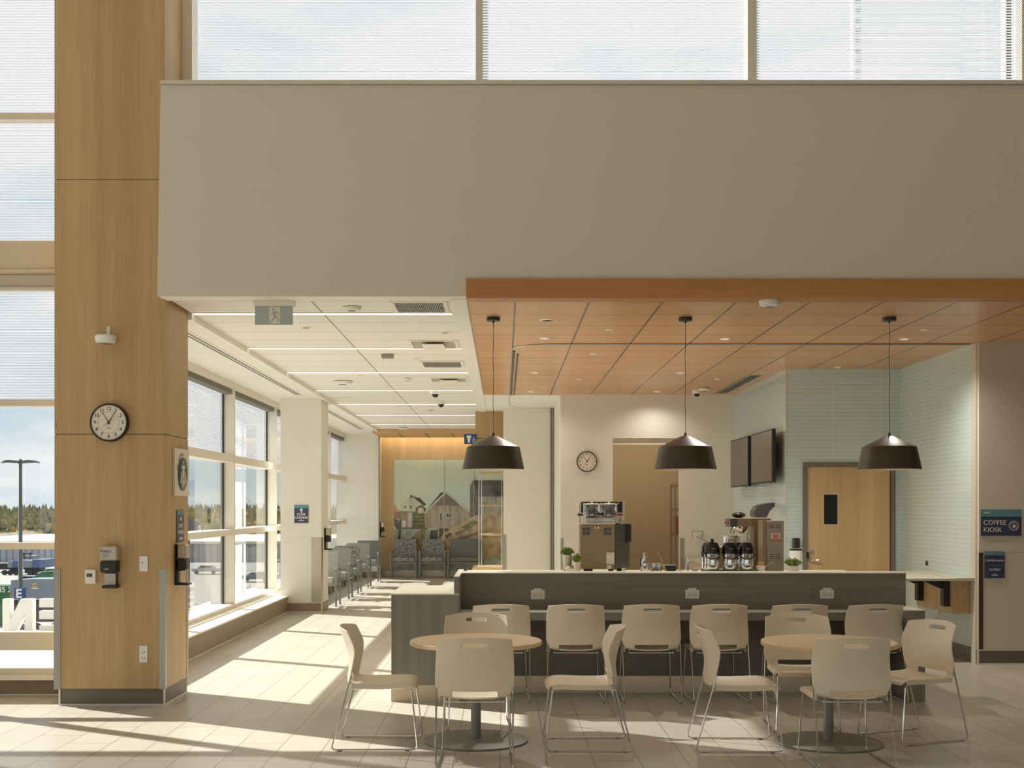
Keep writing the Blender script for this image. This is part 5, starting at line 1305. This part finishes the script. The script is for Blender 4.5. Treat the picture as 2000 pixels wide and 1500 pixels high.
airpot(1424.5, y, 'steel coffee flask with black lid, in the middle of the front row')
airpot(1457.5, y, 'steel coffee flask with black lid, right end of the front row')
airpot(1384, y + 0.17, 'steel coffee flask peeking out behind the left front flask')
airpot(1442, y + 0.17, 'steel coffee flask standing behind the gap of the two right front flasks')
# filter coffee brewer
y = 12.25
t = thing('coffee_brewer', 'tall bronze drip coffee brewer with overhanging head behind the flasks', 'coffee machine', (X_(1480, y), y, WZ))
xa, xb_, xc = X_(1427, y), X_(1472, y), X_(1506, y)
MB().box(xb_, xc, y, y + 0.35, WZ, Z_(1012, y), c=0.004).build('tower', 'machine_bronze', t)
MB().box(X_(1440, y), xb_, y, y + 0.35, Z_(1028, y), Z_(1012, y), c=0.004).build('head', 'machine_bronze', t)
MB().box(X_(1427, y), X_(1440, y), y, y + 0.3, Z_(1029, y), Z_(1013, y), c=0.003).build('control_box', 'machine_dark', t)
m = MB()
for i in range(3):
    for j in range(3): m.box(X_(1429 + 4 * i, y), X_(1431 + 4 * i, y), y - 0.003, y, Z_(1018 + 4 * j, y), Z_(1016 + 4 * j, y))
m.build('buttons', 'mid_grey', t)
MB().cyl((X_(1427, y), y + 0.05, Z_(1021, y)), (X_(1420, y), y + 0.05, Z_(1021, y)), 0.006).ball((X_(1419, y), y + 0.05, Z_(1021, y)), 0.014, n=6).build('hot_water_knob', 'red', t)
MB().lathe([(0.04, Z_(1041, y)), (0.068, Z_(1034, y)), (0.078, Z_(1029, y)), (0.078, Z_(1028, y))], (X_(1451, y), y + 0.12, 0), n=24).build('brew_basket', 'chrome', t)
MB().tube([(X_(1432, y), y, Z_(1029, y)), (X_(1427, y), y - 0.03, Z_(1033, y)), (X_(1424, y), y - 0.05, Z_(1041, y))], 0.005, 6).build('basket_handle', 'black_plastic', t)
MB().tube([(X_(1438, y), y, Z_(1029, y)), (X_(1434, y), y - 0.03, Z_(1033, y)), (X_(1431, y), y - 0.05, Z_(1041, y))], 0.005, 6).build('basket_handle', 'black_plastic', t)
MB().lathe([(0.055, Z_(1068, y)), (0.06, Z_(1045, y)), (0.05, Z_(1042, y))], (X_(1458, y), y + 0.12, 0), n=24, caps=False).build('water_gauge', 'hopper_plastic', t)
MB().box(X_(1400, y), X_(1472, y), y + 0.02, y + 0.34, WZ, Z_(1064, y) - 0.02, c=0.006).build('warmer_base', 'machine_bronze', t)
m = MB().lathe([(0.075, Z_(1064, y)), (0.078, Z_(1049, y)), (0.072, Z_(1047, y))], (X_(1432, y), y + 0.14, 0), n=24, caps=True)
tag(m.build('steel_pan', 'chrome'), 'round steel container on the brewer, above the middle flask', 'pan')
tag(MB().ball((X_(1450, y), y + 0.2, Z_(1006, y)), 0.07, n=12, sx=1.05, sz=0.42).box(X_(1444, y), X_(1456, y), y + 0.17, y + 0.23, Z_(1012, y), Z_(1008, y)).build('grinder_lid', 'black_gloss'), 'rounded glossy black lid on top of the coffee brewer', 'lid')
# steel unit at right
y = 11.95
t = thing('water_boiler', 'tall stainless steel box unit with orange warning labels', 'boiler', (X_(1512, y), y, WZ))
x0, x1 = X_(1498, y), X_(1531, y)
MB().box(x0, x1, y, y + 0.25, WZ, Z_(1017, y), c=0.004).build('casing', 'dull_steel', t)
MB().box(X_(1490, y), x0, y + 0.01, y + 0.24, WZ, Z_(1016, y)).build('side_panel', 'machine_bronze', t)
MB().box(X_(1506, y), X_(1523.5, y), y - 0.003, y, Z_(1052, y), Z_(1042, y)).build('label_frame', 'sign_white', t)
m = MB()
for k in range(3): m.box(X_(1508, y), X_(1521.5, y), y - 0.005, y - 0.003, Z_(1046 + 2.8 * k, y), Z_(1044 + 2.8 * k, y))
m.box(X_(1504, y), X_(1526, y), y - 0.003, y, Z_(1057, y), Z_(1055, y)); m.build('warning_label', 'orange', t)
m = MB()
for i in range(2):
    for pyy in (1025.5, 1029.5, 1083, 1086.5, 1090): m.box(X_(1503 + 12 * i, y), X_(1512 + 12 * i, y), y - 0.002, y + 0.001, Z_(pyy + 1.2, y), Z_(pyy, y))
m.build('vent_slots', 'machine_dark', t)
MB().box(X_(1506, y), X_(1522, y), y - 0.002, y, Z_(1080, y), Z_(1067, y)).build('rating_plate', 'mid_grey', t)
tag(MB().tube([(X_(1486, y), y - 0.10, WZ), (X_(1492, y), y - 0.10, Z_(1106, y)), (X_(1503, y), y - 0.08, Z_(1099, y)), (X_(1513, y), y - 0.03, Z_(1097.5, y)), (X_(1520, y), y - 0.004, Z_(1098, y))], 0.008, 8).build('water_hose', 'mid_grey'), 'grey curved water hose rising to the steel boiler', 'hose')
# cup of stirrers
y = 11.7; x = X_(1485.5, y)
t = thing('stirrer_cup', 'white paper cup full of wooden stirrers', 'cup', (x, y, WZ))
MB().lathe([(0.030, WZ), (0.046, Z_(1106, y)), (0.048, Z_(1105.5, y))], (x, y, 0), n=24).build('cup', 'pot_white', t)
m = MB(); rnd = random.Random(3)
for k in range(30):
    a = rnd.random() * 2 * PI; q = rnd.random() * 0.03
    m.cyl((x + q * 0.7 * math.cos(a), y + q * 0.7 * math.sin(a), Z_(1110, y)), (x + q * 1.35 * math.cos(a), y + q * 1.35 * math.sin(a), Z_(1096 + rnd.random() * 3, y)), 0.0022, n=4)
m.build('stirrers', 'wood_stick', t)
# towel dispenser on the tiled side wall, soap dispenser and paper cylinder
t = thing('towel_dispenser', 'smoky grey rounded paper towel dispenser on the blue tile wall above the brewer', 'dispenser', (3.45, 17.0, 1.6))
yd = 16.15
prof = []
xw = 3.657; x_l = X_(1474, yd)
prof = [(xw, Z_(982, yd)), (X_(1500, yd), Z_(982.5, yd)), (X_(1487, yd), Z_(985.5, yd)), (X_(1479, yd), Z_(990, yd)), (X_(1474.5, yd), Z_(997, yd)), (X_(1473.5, yd), Z_(1004, yd)), (X_(1475.5, yd), Z_(1011, yd)), (X_(1497, yd), Z_(1011, yd)), (X_(1503, yd), Z_(998, yd)), (xw, Z_(989, yd))]
plain('smoke_plastic', (84, 76, 82), 0.2, var=0.02)
MB().prism(prof, 'Y', yd, yd + 0.30).build('smoked_cover', 'smoke_plastic', t)
MB().prism([(xw, Z_(989, yd)), (X_(1503.5, yd), Z_(998.5, yd)), (X_(1497.5, yd), Z_(1011, yd)), (X_(1497, yd), Z_(1018, yd)), (xw, Z_(1018, yd))], 'Y', yd + 0.005, yd + 0.295).build('body', 'white_plastic', t)
y = 15.48
tag(MB().box(X_(1548, y), X_(1559.5, y), y - 0.09, y + 0.02, Z_(1070, y), Z_(1051, y), c=0.008).build('soap_dispenser', 'black_plastic'), 'small black dispenser on the blue tile wall left of the oak door', 'dispenser')
y = 15.0
t = thing('waste_bin', 'white round bin with a black rim left of the oak door', 'bin', (X_(1554, y), y, 0.0))
MB().lathe([(0.075, 0.0), (0.078, 0.02), (0.078, Z_(1075, y))], (X_(1554, y), y, 0), n=28).build('bin_body', 'white_plastic', t)
MB().lathe([(0.080, Z_(1075, y)), (0.080, Z_(1072.5, y)), (0.06, Z_(1072, y))], (X_(1554, y), y, 0), n=28).build('rim', 'black_plastic', t)
# back counter at the rear wall, outlet and chase panel
t = thing('back_counter', 'low cream-topped side counter against the rear wall of the kiosk', 'counter', (3.2, 17.8, 0))
MB().box(X_(1337, 18.9), 3.655, 16.2, 18.98, 0.87, 0.905, c=0.004).build('worktop', 'counter_top', t)
MB().box(X_(1337, 18.9) + 0.04, 3.655, 16.24, 18.98, 0.10, 0.87).build('cabinet', 'beige_paint', t)
y = 18.99; t = thing('power_outlet', 'white wall outlet with a trailing cord on the kiosk rear wall', 'outlet', (X_(1363, y), y, 1.1))
MB().box(X_(1357, y), X_(1368, y), y - 0.01, 19.0, Z_(1058, y), Z_(1041, y), c=0.002).build('cover_plate', 'white_plastic', t)
MB().tube([(X_(1361, y), y - 0.02, Z_(1048, y)), (X_(1368, y), y - 0.1, Z_(1052, y)), (X_(1377, y), y - 0.2, Z_(1057, y)), (X_(1384, y), y - 0.4, Z_(1058, y))], 0.006, 6).build('cord', 'grey_plastic', t)
struct(MB().box(X_(1352, y), X_(1352.7, y), y + 0.005, 19.0, Z_(1050, y), Z_(1037, y)).box(X_(1372, y), X_(1372.7, y), y + 0.005, 19.0, Z_(1050, y), Z_(1037, y)).box(X_(1352, y), X_(1372.7, y), y + 0.005, 19.0, Z_(1037.6, y), Z_(1037, y)).build('trim_outlet_patch', 'vent_dark'))
# storeroom rack
t = thing('wire_rack', 'tall metal wire rack holding brown boxes inside the storeroom opening', 'rack', (2.85, 20.3, 0))
rx0, rx1, ry0, ry1 = X_(1318.5, 20.0), 3.4, 20.0, 20.5
for xx in (rx0, rx1):
    for yy in (ry0, ry1): MB().cyl((xx, yy, 0), (xx, yy, Z_(948, 20)), 0.014).build('upright', 'brushed_steel', t)
for z in (0.3, Z_(1047, 20), Z_(998, 20), Z_(950, 20)):
    m = MB().box(rx0, rx1, ry0 - 0.01, ry0 + 0.01, z, z + 0.04).box(rx0 - 0.01, rx0 + 0.01, ry0, ry1, z, z + 0.04).box(rx0, rx1, ry0, ry1, z, z + 0.006); m.build('wire_shelf', 'brushed_steel', t)
for z, x, w_, lb in ((Z_(998, 20) - 0.31, rx0 + 0.03, 0.12, 'narrow upright kraft folder box on the wire rack, under the second shelf'), (Z_(998, 20) - 0.31, rx0 + 0.17, 0.2, 'wider kraft box on the wire rack beside the folder box'), (Z_(1047, 20) + 0.045, rx0 + 0.4, 0.18, 'small kraft box deep on the wire rack')):
    if lb.startswith('small'): continue
    tag(MB().box(x, x + w_, 20.02, 20.4, Z_(1047, 20) + 0.041, Z_(1047, 20) + 0.33, c=0.003).build('storage_box', 'kraft'), lb, 'box', 'boxes on the wire rack')
#%%OUTSIDE
# ------------------------------------------------------------------ outdoors beyond the windows

GZ = -9.0
struct(MB().box(-700, 300, 12, 1200, GZ - 0.3, GZ).build('ground', 'asphalt'))
struct(MB().box(-16, GX - 0.1, WY + 0.12, 20.6, -0.75, -0.42).box(-6.2, GX - 0.1, 20.6, 34, -0.75, -0.42).build('roof_terrace', 'concrete'))
rings = []
for k in range(41):
    x = -420 + k * 16
    h = math.sin(k * 0.9) * 0.8 + math.sin(k * 2.1) * 0.6
    rings.append([(x, 390, GZ - 0.1), (x, 470, -6.5 + h), (x, 600, -3.6 + h), (x, 760, -3.0 + h), (x, 900, GZ)])
struct(MB().loft(rings, smooth=True).build('hill', 'scrub'))
tr = MB(); rnd = random.Random(5)
for k in range(2600):
    y = rnd.uniform(425, 720); x = -y * rnd.uniform(0.10, 0.46)
    base = (GZ - 0.1 + (y - 390) / 80 * 2.6) if y < 470 else (-6.5 + (y - 470) / 130 * 2.9 if y < 600 else -3.6 + (y - 600) / 160 * 0.6)
    base = min(base, -3.0) - 1.2; h = rnd.uniform(4.0, 8.5); r = rnd.uniform(1.3, 2.6); mi = 0 if rnd.random() < 0.74 else 1
    if mi == 0 and rnd.random() < 0.8:
        for j in range(2): tr.lathe([(r * (1 - 0.35 * j), base + h * (0.1 + 0.35 * j)), (0.05, base + h * (0.6 + 0.4 * j))], (x, y, 0), n=5, m=mi)
    else: tr.ball((x, y, base + h * 0.45), r * 1.0, m=mi, n=4, sz=1.2)
tag(tr.build('tree_line', ['forest', 'forest_autumn']), 'mixed evergreen and autumn woodland along the horizon outside the windows', 'woods', kind='stuff')
Yw = 235
t = thing('warehouse', 'long pale flat-roofed warehouse beyond the parking lot', 'building', (X_(40, Yw), Yw, GZ))
MB().box(X_(-160, Yw), X_(620, Yw), Yw, Yw + 60, GZ, Z_(1062, Yw)).build('wall', 'far_wall', t)
MB().box(X_(-160, Yw), X_(620, Yw), Yw - 0.6, Yw + 60, Z_(1062, Yw), Z_(1057, Yw)).build('roof_edge', 'sill_white', t)
m = MB()
for k in range(60): m.box(X_(-150 + k * 12.5, Yw), X_(-149.2 + k * 12.5, Yw), Yw - 0.15, Yw, GZ, Z_(1062, Yw))
m.build('wall_ribs', 'truck_grey', t)
Y = 205
t = thing('loading_shelter', 'small dark framed shelter in front of the warehouse', 'shelter', (X_(52, Y), Y, GZ))
MB().box(X_(45, Y), X_(47, Y), Y, Y + 0.3, GZ, Z_(1080, Y)).box(X_(58, Y), X_(60, Y), Y, Y + 0.3, GZ, Z_(1080, Y)).box(X_(45, Y), X_(60, Y), Y, Y + 0.3, Z_(1083, Y), Z_(1080, Y)).build('frame', 'pole_grey', t)
MB().box(X_(45, Y), X_(60, Y), Y + 0.3, Y + 4, GZ, Z_(1086, Y)).build('bay', 'truck_grey', t)
def trailer(px0, px1, py0, py1, Y, lb, m1, m2):
    t = thing('trailer', lb, 'trailer', (X_((px0 + px1) / 2, Y), Y, GZ), 'parked trailers')
    xa, xb2 = X_(px0, Y), X_(px1, Y); sp = xa + (xb2 - xa) * 0.42; zf = Z_(py1, Y)
    MB().box(xa, sp, Y, Y + 5, zf, Z_(py0, Y) - 0.15, c=0.05).build('end_wall', m1, t)
    MB().box(sp, xb2, Y, Y + 5, zf, Z_(py0, Y), c=0.05).build('side_wall', m2, t)
    for k in range(3): MB().cyl((xb2 - 0.5 - 0.9 * k, Y - 0.1, GZ + 0.4), (xb2 - 0.5 - 0.9 * k, Y + 0.4, GZ + 0.4), 0.4).build('wheel', 'rubber', t)
    MB().box(xa + 0.2, xb2 - 0.2, Y + 0.3, Y + 0.6, GZ + 0.4, zf).build('chassis', 'rubber', t)
trailer(15, 37, 1095, 1109, 188, 'grey and blue semi-trailer parked left of the lamp post', 'truck_grey', 'trailer_blue')
trailer(44, 88, 1093, 1109, 186, 'grey and blue semi-trailer parked right of the lamp post', 'truck_grey', 'trailer_blue')
def car(px, Y, lb, mat):
    x = X_(px, Y); z = GZ
    t = thing('car', lb, 'car', (x, Y, z), 'cars in the lot')
    MB().prism([(x - 2.1, z + 0.45), (x - 2.1, z + 0.9), (x - 1.2, z + 1.0), (x - 0.7, z + 1.45), (x + 0.8, z + 1.45), (x + 1.5, z + 1.0), (x + 2.1, z + 0.9), (x + 2.1, z + 0.45)], 'Y', Y, Y + 1.8).build('body', mat, t)
    MB().prism([(x - 0.95, z + 1.02), (x - 0.6, z + 1.38), (x + 0.7, z + 1.38), (x + 1.2, z + 1.02)], 'Y', Y - 0.01, Y + 1.81).build('windows', 'rubber', t)
    for dx in (-1.35, 1.35): MB().cyl((x + dx, Y - 0.02, z + 0.33), (x + dx, Y + 0.25, z + 0.33), 0.33).build('wheel', 'rubber', t)
for px, Y, lb, mt in ((6, 196, 'dark parked car at the left edge of the lot', 'rubber'), (101, 180, 'pale parked car right of the trailers', 'far_wall'), (52, 160, 'grey parked car before the trailers, right of the lamp post', 'truck_grey'), (98, 150, 'white parked car nearer the column edge', 'sill_white'), (400, 190, 'pale parked car seen through the near side window', 'far_wall'), (500, 170, 'dark parked car seen through the second side window', 'trailer_blue')):
    car(px, Y, lb, mt)
Y = 60.0; x = X_(40, Y)
t = thing('lamp_post', 'tall dark parking-lot lamp post with twin flat arms', 'lamp post', (x, Y, GZ))
MB().cyl((x, Y, GZ), (x, Y, Z_(897, Y)), 0.13, 0.08).build('pole', 'pole_grey', t)
for s in (-1, 1):
    MB().loft([[(x + s * a, Y + dy * w_, Z_(898, Y) - 0.10 * b_ + dz) for dy, dz in ((-1, 0), (1, 0), (1, -h_), (-1, -h_))] for a, b_, w_, h_ in ((0.05, 0.6, 0.10, 0.12), (0.5, 0.1, 0.28, 0.14), (0.75, 0.5, 0.22, 0.09), (0.95, 1.2, 0.08, 0.05))], smooth=False).build('lamp_head', 'pole_grey', t)
t = thing('zone_sign', 'square blue parking sign with a white letter E on the lamp post', 'sign', (X_(40, 59.7), 59.7, Z_(1170, 59.7)))
MB().box(X_(28, 59.7), X_(51, 59.7), 59.68, 59.75, Z_(1170, 59.7), Z_(1148, 59.7)).build('panel', 'sign_blue', t)
text('E', 0.62, (X_(37, 59.7), 59.66, Z_(1160, 59.7)), t, bold=0.02)
Y = 98.0
t = thing('garbage_truck', 'large grey truck with a rounded body parked beyond the giant letters', 'truck', (X_(100, Y), Y, GZ))
def rx(px): return X_(px, Y)
zt_, zb_ = Z_(1131, Y), Z_(1170, Y)
MB().prism([(rx(20), zb_), (rx(19), Z_(1150, Y)), (rx(22), Z_(1138, Y)), (rx(30), Z_(1133, Y)), (rx(60), zt_), (rx(190), zt_), (rx(192), zb_)], 'Y', Y, Y + 2.4).build('body', 'truck_grey', t)
MB().box(rx(24), rx(190), Y + 0.2, Y + 2.2, Z_(1215, Y), zb_).build('chassis', 'rubber', t)
MB().box(rx(19.5), rx(192), Y - 0.02, Y + 0.02, Z_(1172, Y), Z_(1169, Y)).build('skirt_rail', 'far_wall', t)
for px in (30, 68, 108, 150):
    MB().cyl((rx(px), Y - 0.15, GZ + 0.6), (rx(px), Y + 0.3, GZ + 0.6), 0.60, n=20).build('wheel', 'rubber', t)
    MB().cyl((rx(px), Y - 0.18, GZ + 0.6), (rx(px), Y - 0.14, GZ + 0.6), 0.30, n=16).build('wheel_hub', 'truck_grey', t)
MB().lathe([(0.10, Y - 0.02), (0.19, Y - 0.02)], (rx(68), 0, Z_(1143, Y)), 'Y', 16, caps=False).build('round_badge', 'yellow', t)
MB().box(rx(62), rx(75), Y - 0.02, Y, Z_(1150, Y), Z_(1148, Y)).build('badge_line', 'sign_white', t)
MB().box(rx(19), rx(21.5), Y - 0.02, Y + 0.5, Z_(1165, Y), Z_(1155, Y)).build('tail_light', 'orange', t)
Y = 108
t = thing('green_skip', 'green skip with white lettering -45 X at the left edge of the lot', 'skip', (X_(5, Y), Y, GZ))
MB().box(X_(-60, Y), X_(19, Y), Y, Y + 2, GZ, Z_(1144, Y), c=0.05).build('body', 'bin_green', t)
text('-45 X', 0.72, (X_(8.5, Y), Y - 0.03, Z_(1152, Y)), t, bold=0.012)
Y = 130
t = thing('green_skip', 'tilted green skip body rising above the grey truck', 'skip', (X_(85, Y), Y, GZ))
MB().prism([(X_(60, Y), Z_(1131, Y)), (X_(82, Y), Z_(1117, Y)), (X_(103, Y), Z_(1116, Y)), (X_(98, Y), Z_(1131, Y))], 'Y', Y, Y + 2.5).box(X_(62, Y), X_(98, Y), Y, Y + 2.4, GZ, Z_(1131, Y)).build('body', 'bin_green', t)
# giant letters seen from behind on the terrace edge
Y = 20.0
for ch, px, lb in (('N', 34, 'giant white letter N seen from behind on the terrace edge'), ('E', 101, 'giant white letter E seen from behind, partly hidden by the oak column')):
    x = X_(px, Y)
    z0, z1 = -0.42, Z_(1170, Y); h = z1 - z0
    m = MB()
    if ch == 'N':
        w_ = 0.50; s = 0.13
        m.box(x - w_ / 2, x - w_ / 2 + s, Y, Y + 0.15, z0, z1).box(x + w_ / 2 - s, x + w_ / 2, Y, Y + 0.15, z0, z1)
        m.prism([(x - w_ / 2 + 0.01, z0), (x - w_ / 2 + s + 0.07, z0), (x + w_ / 2 - 0.01, z1 - 0.001), (x + w_ / 2 - s - 0.07, z1 - 0.001)], 'Y', Y + 0.003, Y + 0.147)
    else:
        w_ = 0.42; s = 0.14
        m.box(x + w_ / 2 - s, x + w_ / 2, Y, Y + 0.15, z0, z1)
        for za in (z0, z0 + h * 0.42, z1 - s): m.box(x - w_ / 2, x + w_ / 2 - s, Y, Y + 0.15, za, za + s)
    tag(m.build('giant_letter', 'sill_white'), lb, 'letter', 'giant letters outdoors')
# feather banner seen through the side window
Y = 40; x = X_(388, Y)
t = thing('feather_banner', 'blue curved banner with a white letter S outside the near side window', 'banner', (x, Y, GZ))
MB().cyl((X_(368, Y), Y + 0.05, GZ), (X_(368, Y), Y + 0.05, Z_(1010, Y)), 0.04).build('pole', 'pole_grey', t)
MB().prism([(X_(366, Y), Z_(1013, Y)), (X_(380, Y), Z_(1016, Y)), (X_(397, Y), Z_(1028, Y)), (X_(398, Y), Z_(1036, Y)), (X_(385, Y), Z_(1040, Y)), (X_(366, Y), Z_(1032, Y))], 'Y', Y, Y + 0.03).build('flag', 'banner_blue', t)
text('S', 0.24, (X_(390.5, Y), Y - 0.03, Z_(1032, Y)), t, bold=0.01)
# strip helper properties
for o in bpy.data.objects:
    if '_o' in o: del o['_o']
